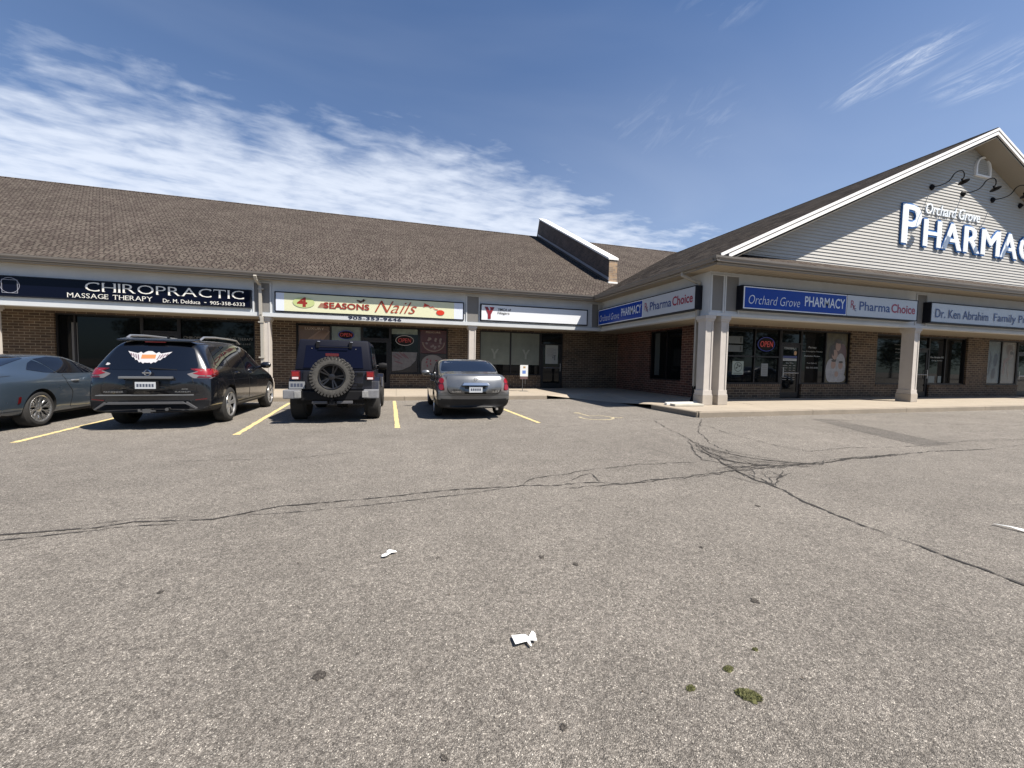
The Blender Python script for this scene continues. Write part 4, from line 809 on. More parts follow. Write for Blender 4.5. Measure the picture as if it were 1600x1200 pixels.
m = MB(); blobp(m, gl - .001, 1.67, 2.28, .52, .44, 30, 0, math.pi, 2 * math.pi); m.build('bowl_rim', C('bowl rim print', (.17, .12, .09), .3), r)
m = MB(); blobp(m, gl - .002, 1.67, 2.28, .47, .39, 30, 0, math.pi, 2 * math.pi); m.build('bowl', C('bowl print', (.06, .018, .018), .3), r)
m = MB(); rd = random.Random(5)
for i in range(15): blobp(m, gl - .003 - i * .0001, 1.67 + rd.uniform(-.34, .34), 2.2 + rd.uniform(-.2, .28), .06, .05, 8, rd.uniform(0, 3))
m.build('petals', C('petal print', (.17, .13, .12), .3), r)
m = MB(); put_text(m, 'PEDICURE', (1.32, gl - .004, 2.70), UX, UZ, .66, .08); m.build('lettering', C('dim print letters', (.35, .3, .25), .4), r)
r = card('window_poster', 'black poster with a white dome and red petals, lower right nail salon pane', 'poster', 'x', GYL, 1.06, 2.27, .86, 1.74, dk)
m = MB(); m.poly([(1.12, gl - .001, .88), (2.14, gl - .001, .88), (2.14, gl - .001, 1.3)] + [(1.63 + .51 * math.cos(q), gl - .001, 1.3 + .4 * math.sin(q)) for q in [math.pi * i / 14 for i in range(1, 14)]] + [(1.12, gl - .001, 1.3)]); m.build('dome', C('pale dome print', (.16, .145, .14), .3, var=.2, scale=5), r)
m = MB()
for i in range(7): blobp(m, gl - .002 - i * .0001, 1.35 + rd.uniform(0, .6), 1.05 + rd.uniform(0, .45), .06, .035, 8, rd.uniform(0, 3))
m.build('petals', C('red petal print', (.16, .02, .03), .3), r)
# chiropractic window text
r = root('window_lettering', 'white vinyl CHIROPRACTIC MASSAGE THERAPY on the dark window above the black estate car', 'lettering', (-8, GYL, 2.1))
lines(r, C('dim window vinyl', (.16, .155, .14), .4), [('CHIROPRACTIC', (-8.12, gl, 2.11), UX, 1.1, .10, 0, 0, 0, 1), ('MASSAGE THERAPY', (-6.85, gl, 2.11), UX, 1.15, .10, 0, 0, 0, 1), ('905-358-6333', (-6.6, gl, 1.93), UX, .8, .06)])
r = card('window_blind', 'grey vertical blind slat at the left edge of the dark chiropractic window', 'blind', 'x', GYL, -11.62, -11.44, .9, 2.6, C('blind grey', (.12, .12, .12), .6))
# pharmacy windows
r = card('window_sticker', 'square pale sticker with round black emblem on the pharmacy window', 'sticker', 'x', GYR, 12.46, 13.0, 1.08, 1.60, C('sticker pale green', (.24, .29, .265), .4))
m = MB(); cx_, cz_ = 12.74, 1.38
for i in range(24):
    q0, q1 = 2 * math.pi * i / 24, 2 * math.pi * (i + 1) / 24; m.add([(cx_ + .19 * math.cos(q0), gr - .001, cz_ + .19 * math.sin(q0)), (cx_ + .19 * math.cos(q1), gr - .001, cz_ + .19 * math.sin(q1)), (cx_ + .165 * math.cos(q1), gr - .001, cz_ + .165 * math.sin(q1)), (cx_ + .165 * math.cos(q0), gr - .001, cz_ + .165 * math.sin(q0))], [(0, 1, 2, 3)])
for q in (0.4, 1.9, 3.6): blobp(m, gr - .002, cx_ + .08 * math.cos(q), cz_ + .08 * math.sin(q), .06, .035, 10, q)
m.box(12.52, 12.94, gr - .002, gr - .001, 1.12, 1.145); m.build('emblem', C('sticker black', (.02, .03, .03), .4), r)
r = card('window_sticker', 'small upright grey printed sheet on the pharmacy window right of the round emblem sticker', 'sticker', 'x', GYR, 13.88, 14.22, 1.03, 1.53, C('sheet grey', (.17, .185, .19), .4))
m = MB()
for i in range(6): m.box(13.92, 14.18, gr - .001, gr, 1.08 + i * .07, 1.10 + i * .07)
m.build('printing', C('grey printing', (.12, .12, .13), .6), r)
for i, (z0, z1, lab) in enumerate(((2.28, 2.56, 'upper dim grey sheet inside the pharmacy window beside the column'), (1.96, 2.22, 'lower dim grey sheet inside the pharmacy window beside the column'))):
    r = card('window_sheet', lab, 'sheet', 'x', GYR, 12.2, 12.92, z0, z1, C('dim sheet', (.075, .085, .085), .4)); m = MB(); m.box(12.78, 12.85, gr - .001, gr, z0 + .05, z1 - .04); m.build('printing', C('sheet mark', (.015, .015, .015), .5), r)
r = root('door_lettering', 'white PHARMACY lettering and opening hours on the pharmacy glass door', 'lettering', (15.3, WR + .09, 1.0)); y = WR + .096
lines(r, vinyl, [('Orchard Grove', (15.03, y, 2.30), UX, .60, .07, .2), ('PHARMACY', (14.99, y, 2.12), UX, .66, .15, 0, .01), ('Store Hours', (15.12, y, 1.55), UX, .40, .055)]); m = MB(); m.box(14.96, 15.68, y, y + .001, 1.66, 1.755); m.build('white_band', vinyl, r)
lines(r, C('door blue', (.03, .04, .14), .4), [('PharmaChoice', (15.0, y - .001, 1.685), UX, .62, .05)]); m = MB(); m.box(14.94, 15.70, y, y + .001, 1.77, 1.86); m.build('blue_band', C('door blue', (.03, .04, .14), .4), r)
m = MB(); rd = random.Random(2)
for i in range(7):
    zz = 1.46 - i * .095
    m.box(14.97, 15.16 + rd.uniform(-.02, .05), y, y + .001, zz, zz + .02); m.box(15.30, 15.40, y, y + .001, zz, zz + .02); m.box(15.50, 15.62, y, y + .001, zz, zz + .02)
m.build('hours_lines', C('dim hours vinyl', (.22, .21, .20), .4), r)
m = MB(); blobp(m, y - .001, 15.60, 1.98, .07, .09, 14); m.build('round_badge', C('orange badge', (.42, .25, .12), .4), r)
r = root('window_lettering', 'white lines of text on the pane beside the family poster', 'lettering', (16.5, GYR, 1.5))
lines(r, vinyl, [('Pharmacy', (16.30, gr, 2.17), UX, .46, .11, .3), ('Free Prescription Transfer', (15.98, gr, 2.03), UX, 1.13, .065), ('Medication Review', (16.11, gr, 1.85), UX, .86, .065), ('Free Delivery', (16.27, gr, 1.55), UX, .55, .065), ('905-353-5550', (16.24, gr, 1.37), UX, .64, .06)])
r = card('window_poster', 'tall poster of a smiling family huddled together in the pharmacy window', 'poster', 'x', GYR, 17.30, 18.52, .80, 2.86, C('olive brown photo ground', (.075, .065, .04), .25, var=.5, scale=2.2))
skin = C('skin print', (.27, .18, .15), .3, var=.15); hair = C('hair print', (.035, .025, .022), .3); grey = C('grey clothing print', (.27, .27, .29), .3, var=.3, scale=5); pj = C('plum jumper print', (.09, .05, .055), .3)
def pm(lst, mt, nm, dd):
    m = MB()
    for i, a in enumerate(lst): blobp(m, gr - dd - i * .0002, *a[:4], 18, a[4] if len(a) > 4 else 0)
    m.build(nm, mt, r)
pm([(18.2, 2.02, .28, .42)], pj, 'print_jumper', .001)
pm([(17.95, 2.42, .22, .22), (17.72, 2.02, .26, .36), (17.8, 1.50, .17, .24)], hair, 'print_hair', .0025)
pm([(17.6, 1.30, .28, .50), (18.15, 1.45, .30, .58), (17.8, 1.02, .42, .22), (18.1, 1.0, .38, .2)], grey, 'print_clothes', .004)
pm([(17.97, 2.33, .15, .21), (17.80, 1.97, .165, .21), (17.74, 1.55, .14, .18), (18.16, 1.52, .13, .16), (17.95, 1.15, .11, .12)], skin, 'print_faces', .006)
pm([(18.0, 2.52, .17, .08), (17.68, 2.08, .06, .18, .2), (17.75, 1.71, .13, .05), (18.17, 1.66, .12, .05)], hair, 'print_fringe', .0085)
r = root('window_lettering', 'white vinyl doctor name lines on the pane right of the single column', 'lettering', (24.3, GYR, 2)); lines(r, vinyl, [('Ken Abrahim MD', (23.88, gr, 1.95), UX, .95, .085, 0, .01), ('Family Practice', (23.98, gr, 1.80), UX, .74, .07)])
r = root('window_lettering', 'dim white vinyl lines partly hidden left of the single column', 'lettering', (21.6, GYR, 2)); lines(r, C('dim window vinyl', (.16, .155, .14), .4), [(t_, (21.42 + .04 * i, gr, z_), UX, w_, .06) for i, (t_, z_, w_) in enumerate((('Family Practice', 2.47, .8), ('Walk In Clinic', 2.28, .95), ('Pharmacy', 2.12, .7), ('Open', 1.86, .55)))])
for i, (a, b, lab) in enumerate(((23.78, 24.25, 'left pale paper low in the pane right of the single column'), (24.48, 24.72, 'right narrow pale paper low in the pane right of the single column'))): card('paper_sheet', lab, 'paper', 'x', GYR, a, b, .80, 1.12, C('pale paper in window', (.13, .155, .155), .5))
r = card('window_poster', 'blue grey poster with two standing sunglasses at the right edge', 'poster', 'x', GYR, 27.96, 29.10, .80, 2.86, C('blue grey photo ground', (.115, .145, .165), .25, var=.2, scale=1.5))
m = MB()
for (x_, z_, ax, az, ro) in ((28.75, 1.95, .17, .34, -.1), (28.62, 1.28, .16, .30, -.15), (28.36, 2.1, .05, .30, .25), (28.30, 1.6, .05, .4, -.1), (28.24, 1.3, .16, .04, .8)): blobp(m, gr - .001 - .0002 * x_ + .0055, x_, z_, ax, az, 18, ro)
m.build('print_sunglasses', C('navy print', (.015, .022, .045), .3), r)
r = card('window_poster', 'pale grey poster of a child wearing sunglasses at the right edge', 'poster', 'x', GYR, 29.20, 30.38, .80, 2.86, C('pale grey photo ground', (.165, .16, .155), .25, var=.15, scale=1.5))
pm([(29.85, 2.45, .28, .28)], C('brown hair print', (.08, .055, .045), .3), 'print_hair', .001); pm([(29.95, 2.25, .20, .26), (29.78, 1.5, .05, .5, .15)], C('pale skin print', (.16, .13, .115), .3), 'print_face', .003); pm([(29.6, 1.95, .26, .10, .5), (29.45, 1.6, .07, .42, -.1)], C('arm print', (.14, .09, .085), .3), 'print_arm', .0022); pm([(29.98, 2.33, .11, .09), (30.16, 2.30, .08, .09)], hair, 'print_lenses', .005)
r = card('window_curtain', 'pale grey curtain strip inside the dark window of the shaded side wall', 'curtain', 'y', WX + .115, 15.72, 15.38, .95, 2.84, C('dim curtain', (.05, .06, .06), .7))

# ------------------------------------------------------------------ small things on the ground
r = root('yard_sign', 'small white and blue yard sign on a thin stake on the walkway outside the YMCA', 'sign', (5.38, 16.75, .148))
m = MB(); m.tube([(5.36, 16.75, .15), (5.36, 16.75, .75)], .011, 6); m.tube([(5.48, 16.75, .45), (5.48, 16.75, .75)], .009, 6); m.box(5.22, 5.6, 16.60, 16.92, .148, .158); m.build('stake', C('grey stake', (.10, .10, .10), .5), r)
m = MB(); m.box(5.24, 5.60, 16.74, 16.76, .80, 1.30); m.build('sign_panel', C('yard sign white', (.62, .63, .62), .5), r)
m = MB(); m.box(5.34, 5.50, 16.737, 16.74, .92, 1.06); m.build('blue_block', C('yard sign blue', (.10, .18, .45), .5), r); m = MB(); m.box(5.38, 5.48, 16.737, 16.74, 1.16, 1.24); m.build('brown_block', C('yard sign brown', (.35, .22, .10), .5), r)
m = MB(); m.box(5.25, 5.59, 16.74, 16.757, .68, .79); m.build('lower_panel', C('yard sign maroon', (.12, .07, .07), .5), r)
mb = MB(); mb.prism([(8.05, 10.08, ZW), (9.05, 10.02, ZW), (9.05, 10.32, ZW), (8.10, 10.38, ZW)], (0, 0, .07)); tag(mb.build('splash_block', C('pale concrete block', (.46, .44, .37), .8, var=.15, scale=4), bevel=.015), 'pale concrete splash slab lying on the corner walkway by the paired columns', 'splash block')
mb = MB(); mb.prism([(8.04, 10.45, ZW), (9.40, 10.52, ZW), (9.40, 10.64, ZW), (8.06, 10.60, ZW)], (0, 0, .085)); tag(mb.build('drain_pipe', C('white drain pipe', (.75, .75, .70), .5), bevel=.02), 'white drain channel lying on the walkway behind the pale concrete slab', 'drain')
r = root('ash_stand', 'slim black ash stand in the shade behind the downspout', 'ash stand', (10.5, 11.95, .144)); m = MB(); m.lathe([(.144, .16), (.18, .16), (.22, .06), (.85, .05), (.9, .10), (1.06, .10), (1.08, .03)], 'z', (10.5, 11.95, 0), 16, True); m.build('post', M['black'], r, smooth=True)
def paper(x, y, pts, label, rot, sc):
    r_ = random.Random(x); m = MB(); c, s_ = math.cos(rot), math.sin(rot); P = []
    for px, py in pts: P.append((x + (px * c - py * s_) * sc, y + (px * s_ + py * c) * sc, .012 + r_.uniform(0, .014)))
    n_ = len(P); ctr = (sum(p[0] for p in P) / n_, sum(p[1] for p in P) / n_, .022); P.append(ctr); m.add(P + [(p[0], p[1], p[2] - .0015) for p in P], [(i, (i + 1) % n_, n_) for i in range(n_)] + [((i + 1) % n_ + n_ + 1, i + n_ + 1, n_ + n_ + 1) for i in range(n_)] + [(i, i + n_ + 1, (i + 1) % n_ + n_ + 1, (i + 1) % n_) for i in range(n_)])
    tag(m.build('paper_scrap', C('white litter paper', (.85, .86, .84), .7), fixn=False), label, 'litter', 'scraps of white paper on the asphalt')
paper(.605, 1.775, [(-1, -.55), (0, -.42), (.15, -.95), (.3, -.95), (.28, -.4), (.85, -.55), (1, .3), (.8, .55), (.62, .1), (.35, .0), (.2, .5), (-1, .62)], 'white torn paper scrap on the asphalt nearest the camera', 0.0, .058)
paper(-.045, 2.84, [(-1, -.6), (-.5, -.9), (.3, -.1), (1, 0), (.9, .25), (.1, .95), (-.3, .8), (-.1, .1), (-.9, 0)], 'small white folded paper scrap left of the crumpled one, further up the asphalt', .1, .052)
paper(5.08, 2.0, [(-1, .1), (-.2, .02), (.4, -.12), (1.1, -.1), (1.2, .1), (.5, .16), (-.2, .2), (-.95, .3)], 'long thin white paper strip at the right edge of the asphalt', -1.2, .12)
def moss(x, y, rx, ry, rot, label, n, seed):
    r_ = random.Random(seed); m = MB(); c, s_ = math.cos(rot), math.sin(rot)
    # lumpy cushion
    N1, N2 = 22, 7; vs = []; fs_ = []
    lob = [1 + r_.uniform(-.22, .22) for _ in range(N1)]
    for j in range(N2):
        t = j / (N2 - 1)
        for i in range(N1):
            q = 2 * math.pi * i / N1; k = (1 - t) * lob[i]; px, py = rx * k * math.cos(q), ry * k * math.sin(q); vs.append((x + px * c - py * s_, y + px * s_ + py * c, .002 + min(rx, ry) * .42 * math.sin(t * 1.57) ** .6 * (1 + r_.uniform(-.3, .3))))
    fs_ = [(j * N1 + i, j * N1 + (i + 1) % N1, (j + 1) * N1 + (i + 1) % N1, (j + 1) * N1 + i) for j in range(N2 - 1) for i in range(N1)]
    m.add(vs, fs_)
    for i in range(n):     # tiny upright shoots
        a = r_.uniform(0, 6.28); d = math.sqrt(r_.random()) * .98; px, py = rx * d * math.cos(a), ry * d * math.sin(a); X_, Y_ = x + px * c - py * s_, y + px * s_ + py * c; z_ = min(rx, ry) * .40 * math.sqrt(max(0, 1 - d * d)); hh = r_.uniform(.003, .008); w_ = .0022; q = r_.uniform(0, 3.14); dx, dy = w_ * math.cos(q), w_ * math.sin(q); lx, ly = r_.uniform(-.004, .004), r_.uniform(-.004, .004)
        m.cur = r_.choice((0, 1, 1)); m.add([(X_ - dx, Y_ - dy, z_), (X_ + dx, Y_ + dy, z_), (X_ + lx, Y_ + ly, z_ + hh)], [(0, 1, 2)])
    tag(m.build('moss_clump', [C('dark moss', (.10, .10, .038), .95, var=.4, scale=120), C('light moss', (.23, .235, .10), .95, var=.3, scale=150)], fixn=False), label, 'moss', 'moss clumps on the asphalt')
moss(1.397, 1.231, .050, .032, -.62, 'largest oval olive green moss clump near the bottom right', 900, 1); moss(1.431, 1.371, .026, .016, .1, 'small moss clump just behind the largest one', 320, 2); moss(1.191, 1.326, .022, .014, .2, 'small ragged moss clump left of the largest one', 260, 3); moss(1.656, 1.437, .015, .010, 0, 'tiniest moss tuft, farthest back of the moss clumps', 120, 4)
# leaf crumbs
LC = ['tiny dark leaf crumb on the asphalt left of the small folded paper scrap', 'tiny dark leaf crumb on the asphalt between the two small paper scraps', 'tiny dark leaf crumb on the asphalt right of the torn paper scrap', 'tiny dark leaf crumb on the asphalt left of the ragged moss clump', 'tiny dark leaf crumb on the asphalt right of the largest moss clump', 'tiny dark leaf crumb on the open asphalt beyond the tiniest moss tuft']
for i, (x_, y_) in enumerate(((-.62, 2.86), (.30, 2.25), (1.02, 1.92), (.98, 1.36), (1.70, 1.24), (1.95, 1.95))):
    r_ = random.Random(500 + i); m = MB(); q = r_.uniform(0, 3); a_ = r_.uniform(.004, .012); b_ = a_ * .5
    m.poly([(x_ + a_ * math.cos(q), y_ + a_ * math.sin(q), .012), (x_ - b_ * math.sin(q), y_ + b_ * math.cos(q), .006), (x_ - a_ * math.cos(q), y_ - a_ * math.sin(q), .010), (x_ + b_ * math.sin(q), y_ - b_ * math.cos(q), .006)])
    ob = m.build('leaf_crumb', C('dry leaf brown', (.06, .045, .03), .9), fixn=False); tag(ob, LC[i], 'litter', 'dry leaf crumbs scattered on the asphalt')

# ------------------------------------------------------------------ cars
def paint(name, col, rough=.28, metal=.55, coat=1):
    m, N, L, B = new_mat(name); B.inputs['Base Color'].default_value = (*col, 1); B.inputs['Roughness'].default_value = rough; B.inputs['Metallic'].default_value = metal
    B.inputs['Coat Weight'].default_value = coat; B.inputs['Coat Roughness'].default_value = .03
    g = N.new('ShaderNodeTexCoord'); n = N.new('ShaderNodeTexNoise'); n.inputs['Scale'].default_value = 5; n.inputs['Detail'].default_value = 8; L.new(g.outputs['Object'], n.inputs['Vector'])
    r = N.new('ShaderNodeMapRange'); L.new(n.outputs[0], r.inputs[0]); r.inputs[1].default_value = .3; r.inputs[2].default_value = .8; r.inputs[3].default_value = rough * .9; r.inputs[4].default_value = rough * 1.15; L.new(r.outputs[0], B.inputs['Roughness'])
    return m
K = dict(tyre=C('tyre rubber', (.018, .017, .016), .85, var=.3, scale=8), tyre_d=C('dusty tyre rubber', (.062, .059, .053), .9, var=.35, scale=14), tread=C('dusty tread block', (.035, .033, .030), .9, var=.35, scale=30), glass=C('car glass', (.004, .005, .008), .02, spec=.7),
         black=M['black'], chrome=C('chrome', (.62, .62, .62), .12, metal=1), alloy=C('machined alloy', (.60, .60, .60), .22, metal=.9), alloyd=C('dark alloy', (.035, .035, .038), .3, metal=.7), red=C('red lamp lens', (.20, .005, .008), .15, coat=.6),
         redd=C('dark red lamp lens', (.075, .004, .005), .18, coat=.6), clear=C('clear lamp lens', (.13, .12, .12), .15, coat=.6), under=C('underbody', (.010, .010, .010), .9), skirt_shade=C('grey black lower skirt', (.014, .014, .015), .55, spec=.3), seam=C('panel gap', (.004, .004, .004), .8), plate=C('plate white', (.42, .44, .46), .5), plated=C('plate dark', (.05, .06, .09), .5), trim2=C('dull bumper trim', (.12, .12, .125), .4, metal=.6), trim=C('satin grey trim', (.16, .165, .17), .35, metal=.4), silver=C('satin silver', (.55, .55, .55), .3, metal=.8), brake=C('brake disc', (.25, .25, .25), .4, metal=.9))
def wheel(parent, side, x, y, r, w, spokes, style, name='wheel'):
    """x = outer face, side = +1/-1 ; thing > wheel > rim"""
    rr = r * {'lug': .62, 'suv': .70, 'sport': .74, 'sedan': .68}[style]
    m = MB(); s = side; rnd = [(0, rr), (.006, rr + .012), (.002, rr + (r - rr) * .5), (-.010, r - .03), (-.035, r - .004), (-.05, r), (-w + .05, r), (-w + .03, r - .01), (-w, r - .05), (-w, rr)]
    m.lathe([(a * s, q) for a, q in rnd], 'x', (0, 0, 0), 40)
    t = m.build(name, K['tyre'], parent, world=False, smooth=True, angle=30); t.location = (x, y, r)
    d = MB(); d.lathe([(-.13 * s, .001), (-.13 * s, rr)], 'x', (0, 0, 0), 30); d.lathe([(-.13 * s, rr), (-.012 * s, rr)], 'x', (0, 0, 0), 30); k = d.build('wheel_barrel', K['under'], t, world=False, fixn=False); 
    d = MB(); d.lathe([(-.10 * s, .04), (-.10 * s, rr * .62)], 'x', (0, 0, 0), 30); d.build('brake_disc', K['brake'], t, world=False, fixn=False)
    m = MB(); m.lathe([(-.014 * s, rr + .003), (.004 * s, rr - .004), (-.004 * s, rr - .022), (-.03 * s, rr - .026)], 'x', (0, 0, 0), 40)
    m.lathe([(-.055 * s, .075), (-.032 * s, .07), (-.026 * s, .055), (-.022 * s, .001)], 'x', (0, 0, 0), 20)
    def spoke(a, w0, w1, x0, x1, r0=.05, r1=None, sk=0):
        r1 = r1 or rr - .008; ca, sa = math.cos(a), math.sin(a); cb, sb = math.cos(a + sk), math.sin(a + sk); P = []
        for (q, ww, xx, c_, s_) in ((r0, w0, x0, ca, sa), (r1, w1, x1, cb, sb)):
            for dx, dw in ((0, -1), (0, 1), (-.03, .8), (-.03, -.8)): P.append(((xx + dx) * s, q * c_ - dw * ww * s_, q * s_ + dw * ww * c_))
        m.add(P, [(0, 1, 2, 3), (7, 6, 5, 4), (0, 4, 5, 1), (1, 5, 6, 2), (2, 6, 7, 3), (3, 7, 4, 0)])
    for i in range(spokes):
        a = 2 * math.pi * i / spokes + .2
        if style == 'sport': spoke(a, .013, .013, -.03, -.006, sk=.0); spoke(a, .009, .009, -.03, -.006, r0=rr * .45, sk=.22); spoke(a, .009, .009, -.03, -.006, r0=rr * .45, sk=-.22)
        elif style == 'suv': spoke(a - .13, .016, .022, -.03, -.006, sk=.04); spoke(a + .13, .016, .022, -.03, -.006, sk=-.04)
        elif style == 'lug': spoke(a, .012, .014, -.045, -.012, sk=(.16 if i % 2 else -.16))
        else: spoke(a, .022, .04, -.03, -.006)
    m.build('rim', {'sport': K['alloy'], 'suv': K['silver'], 'lug': K['alloyd'], 'sedan': K['silver']}[style], t, world=False, smooth=True, angle=25)
    return t
def loft_body(stations, warp=None, sub=2):
    """stations = [(y, zbottom, half width, z widest, half belt, z belt, half roof, z roof)]"""
    rings = []
    for (y, zb, hw, zs, hb, zbelt, hr, zr) in stations:
        h = [(0, zb), (hw * .80, zb), (hw * .955, zb + .05), (hw * .995, (zb + zs) / 2), (hw, zs), (hw * .985, zs + (zbelt - zs) * .6), (hb, zbelt), (hb + (hr - hb) * .5, zbelt + (zr - zbelt) * .52), (hr, zbelt + (zr - zbelt) * .90), (hr * .75, zr - (zr - zbelt) * .01), (0, zr)]
        rings.append([(x, y, z) for x, z in h] + [(-x, y, z) for x, z in reversed(h[1:-1])])
    n = len(rings[0]); vs = [p for r in rings for p in r]
    if warp: vs = [warp(*p) for p in vs]
    fs = [(i * n + j, i * n + (j + 1) % n, (i + 1) * n + (j + 1) % n, (i + 1) * n + j) for i in range(len(rings) - 1) for j in range(n)]
    H = n // 2
    for base, fl_ in ((0, False), ((len(rings) - 1) * n, True)):
        for j in range(H):
            q = [j, j + 1, (n - j - 1) % n, (n - j) % n]; q2 = []
            for a in q:
                if a not in q2: q2.append(a)
            q2 = [base + a for a in q2]; fs.append(tuple(q2 if fl_ else reversed(q2)))
    me = bpy.data.meshes.new('body'); me.from_pydata(vs, [], fs); o = bpy.data.objects.new('body', me); COL.objects.link(o)
    md = o.modifiers.new('s', 'SUBSURF'); md.levels = sub; md.render_levels = sub
    return bake(o)
def bake(o):
    bpy.context.view_layer.update(); me = bpy.data.meshes.new_from_object(o.evaluated_get(bpy.context.evaluated_depsgraph_get())); o.modifiers.clear(); old = o.data; o.data = me; bpy.data.meshes.remove(old); return o
def cut_arches(o, axles, r, hw, depth=.30):
    for y, z in axles:
        for s in (-1, 1):
            m = MB(); m.lathe([(s * (hw - depth), r), (s * (hw + .3), r)], 'x', (0, y, z), 40, True); c = m.build('cut', K['under'], None)
            bm = bmesh.new(); bm.from_mesh(c.data); bmesh.ops.recalc_face_normals(bm, faces=bm.faces); bm.to_mesh(c.data); bm.free()
            md = o.modifiers.new('b', 'BOOLEAN'); md.object = c; md.operation = 'DIFFERENCE'; md.solver = 'EXACT'; bake(o); bpy.data.objects.remove(c)
    return o
def finish_body(o, mat, parent, axles, r, hw, depth=.30, low=0):
    me = o.data; me.materials.clear(); me.materials.append(mat); me.materials.append(K['under']); me.materials.append(K['skirt_shade'])
    for p in me.polygons:
        p.use_smooth = True; p.material_index = 0; c = p.center
        if c.z < low: p.material_index = 2  # low faces go near-black: shade under the bumper put into the colour
        for y, z in axles:
            d = math.hypot(c.y - y, c.z - z); 
            if d < r + .004 and (abs(d - r) < .03 and abs(p.normal.x) < .5 or abs(abs(c.x) - (hw - depth)) < .01): p.material_index = 1
        if p.normal.z < -.75 and c.z < .40: p.material_index = 1
    me.set_sharp_from_angle(angle=math.radians(38)); o.parent = parent; o.name = 'body'; return o
def bvh_of(o):
    return BVHTree.FromPolygons([v.co[:] for v in o.data.vertices], [tuple(p.vertices) for p in o.data.polygons])
def panel(bvh, pts, axis, sign, off, name, mat, parent, step=.07, round_=0, thick=0, fallback=None):
    """patch laid on the body: pts 2D; axis 'x' -> (y,z) seen from the side, 'y' -> (x,z) from behind (sign -1) or front, 'z' -> (x,y) from above"""
    bm = bmesh.new()
    if round_:
        P = [Vector(p) for p in pts]; q = []
        for i, p in enumerate(P):
            a, b = P[i - 1], P[(i + 1) % len(P)]; ra = min(round_, (a - p).length * .45); rb = min(round_, (b - p).length * .45); s_, e = p + (a - p).normalized() * ra, p + (b - p).normalized() * rb
            for t in (0, .25, .5, .75, 1): q.append(s_ * (1 - t) ** 2 + p * 2 * t * (1 - t) + e * t * t)
        pts = [tuple(v) for v in q]
    vs = [bm.verts.new((p[0], p[1], 0)) for p in pts]; bm.faces.new(vs)
    for ax in (0, 1):
        lo, hi = min(p[ax] for p in pts), max(p[ax] for p in pts); k = max(1, int((hi - lo) / step)); no = (1, 0, 0) if ax == 0 else (0, 1, 0)
        for i in range(1, k): co = [0, 0, 0]; co[ax] = lo + (hi - lo) * i / k; bmesh.ops.bisect_plane(bm, geom=bm.verts[:] + bm.edges[:] + bm.faces[:], plane_co=co, plane_no=no)
    out = {}
    for v in bm.verts:
        a, b = v.co.x, v.co.y
        if axis == 'x': o_, d = Vector((sign * 3, a, b)), Vector((-sign, 0, 0))
        elif axis == 'y': o_, d = Vector((a, sign * 9, b)), Vector((0, -sign, 0))
        else: o_, d = Vector((a, b, 5)), Vector((0, 0, -1))
        h, nrm, _, _ = bvh.ray_cast(o_, d)
        if h is None:
            h, nrm, _, _ = bvh.find_nearest(Vector((sign * .9, a, b)) if axis == 'x' else (Vector((a, 0 if sign < 0 else 4.5, b)) if axis == 'y' else Vector((a, b, 1))))
        if nrm.dot(d) > 0: nrm = -nrm
        out[v] = h + nrm * off
    for v, c in out.items(): v.co = c
    if thick:
        r = bmesh.ops.extrude_face_region(bm, geom=bm.faces[:]); nv = [g for g in r['geom'] if isinstance(g, bmesh.types.BMVert)]; dd = {'x': Vector((-sign, 0, 0)), 'y': Vector((0, -sign, 0)), 'z': Vector((0, 0, -1))}[axis]
        for v in nv: v.co += dd * thick
    bmesh.ops.recalc_face_normals(bm, faces=bm.faces)
    dd = {'x': Vector((sign, 0, 0)), 'y': Vector((0, sign, 0)), 'z': Vector((0, 0, 1))}[axis]
    if not thick:
        if sum((f.normal.dot(dd) * f.calc_area() for f in bm.faces)) < 0: bmesh.ops.reverse_faces(bm, faces=bm.faces)
    me = bpy.data.meshes.new(name); bm.to_mesh(me); bm.free(); me.materials.append(mat)
    for p in me.polygons: p.use_smooth = True
    me.set_sharp_from_angle(angle=math.radians(40)); o = bpy.data.objects.new(name, me); COL.objects.link(o); o.parent = parent; return o
def ellipse(cx, cz, rx, rz, n=20): return [(cx + rx * math.cos(2 * math.pi * i / n), cz + rz * math.sin(2 * math.pi * i / n)) for i in range(n)]
def part(name, mat, parent, fn, bevel=0, smooth=False, angle=35):
    m = MB(); fn(m); return m.build(name, mat, parent, world=False, bevel=bevel, smooth=smooth, angle=angle)
def door_panel(bvh, pts, s, mat, parent, hnd, name='door', hm=None):
    """panel gap, door skin and a handle"""
    sm = panel(bvh, pts, 'x', s, .0015, name, K['seam'], parent, round_=.05); cx = sum(p[0] for p in pts) / len(pts); cz = sum(p[1] for p in pts) / len(pts)
    def shrink(p): 
        dx, dz = cx - p[0], cz - p[1]; L_ = math.hypot(dx, dz); return (p[0] + dx / L_ * .014, p[1] + dz / L_ * .014)
    sk = panel(bvh, [shrink(p) for p in pts], 'x', s, .005, 'door_skin', mat, sm, round_=.045)
    if hnd:
        h, nrm, _, _ = bvh.ray_cast(Vector((s * 3, hnd[0], hnd[1])), Vector((-s, 0, 0))); m = MB(); m.tube([(h.x + s * .01, hnd[0] - .10, hnd[1]), (h.x + s * .035, hnd[0] - .07, hnd[1] + .004), (h.x + s * .035, hnd[0] + .07, hnd[1] + .004), (h.x + s * .01, hnd[0] + .10, hnd[1])], .013, 8); m.build('handle', hm or mat, sm, world=False, smooth=True)
    return sm
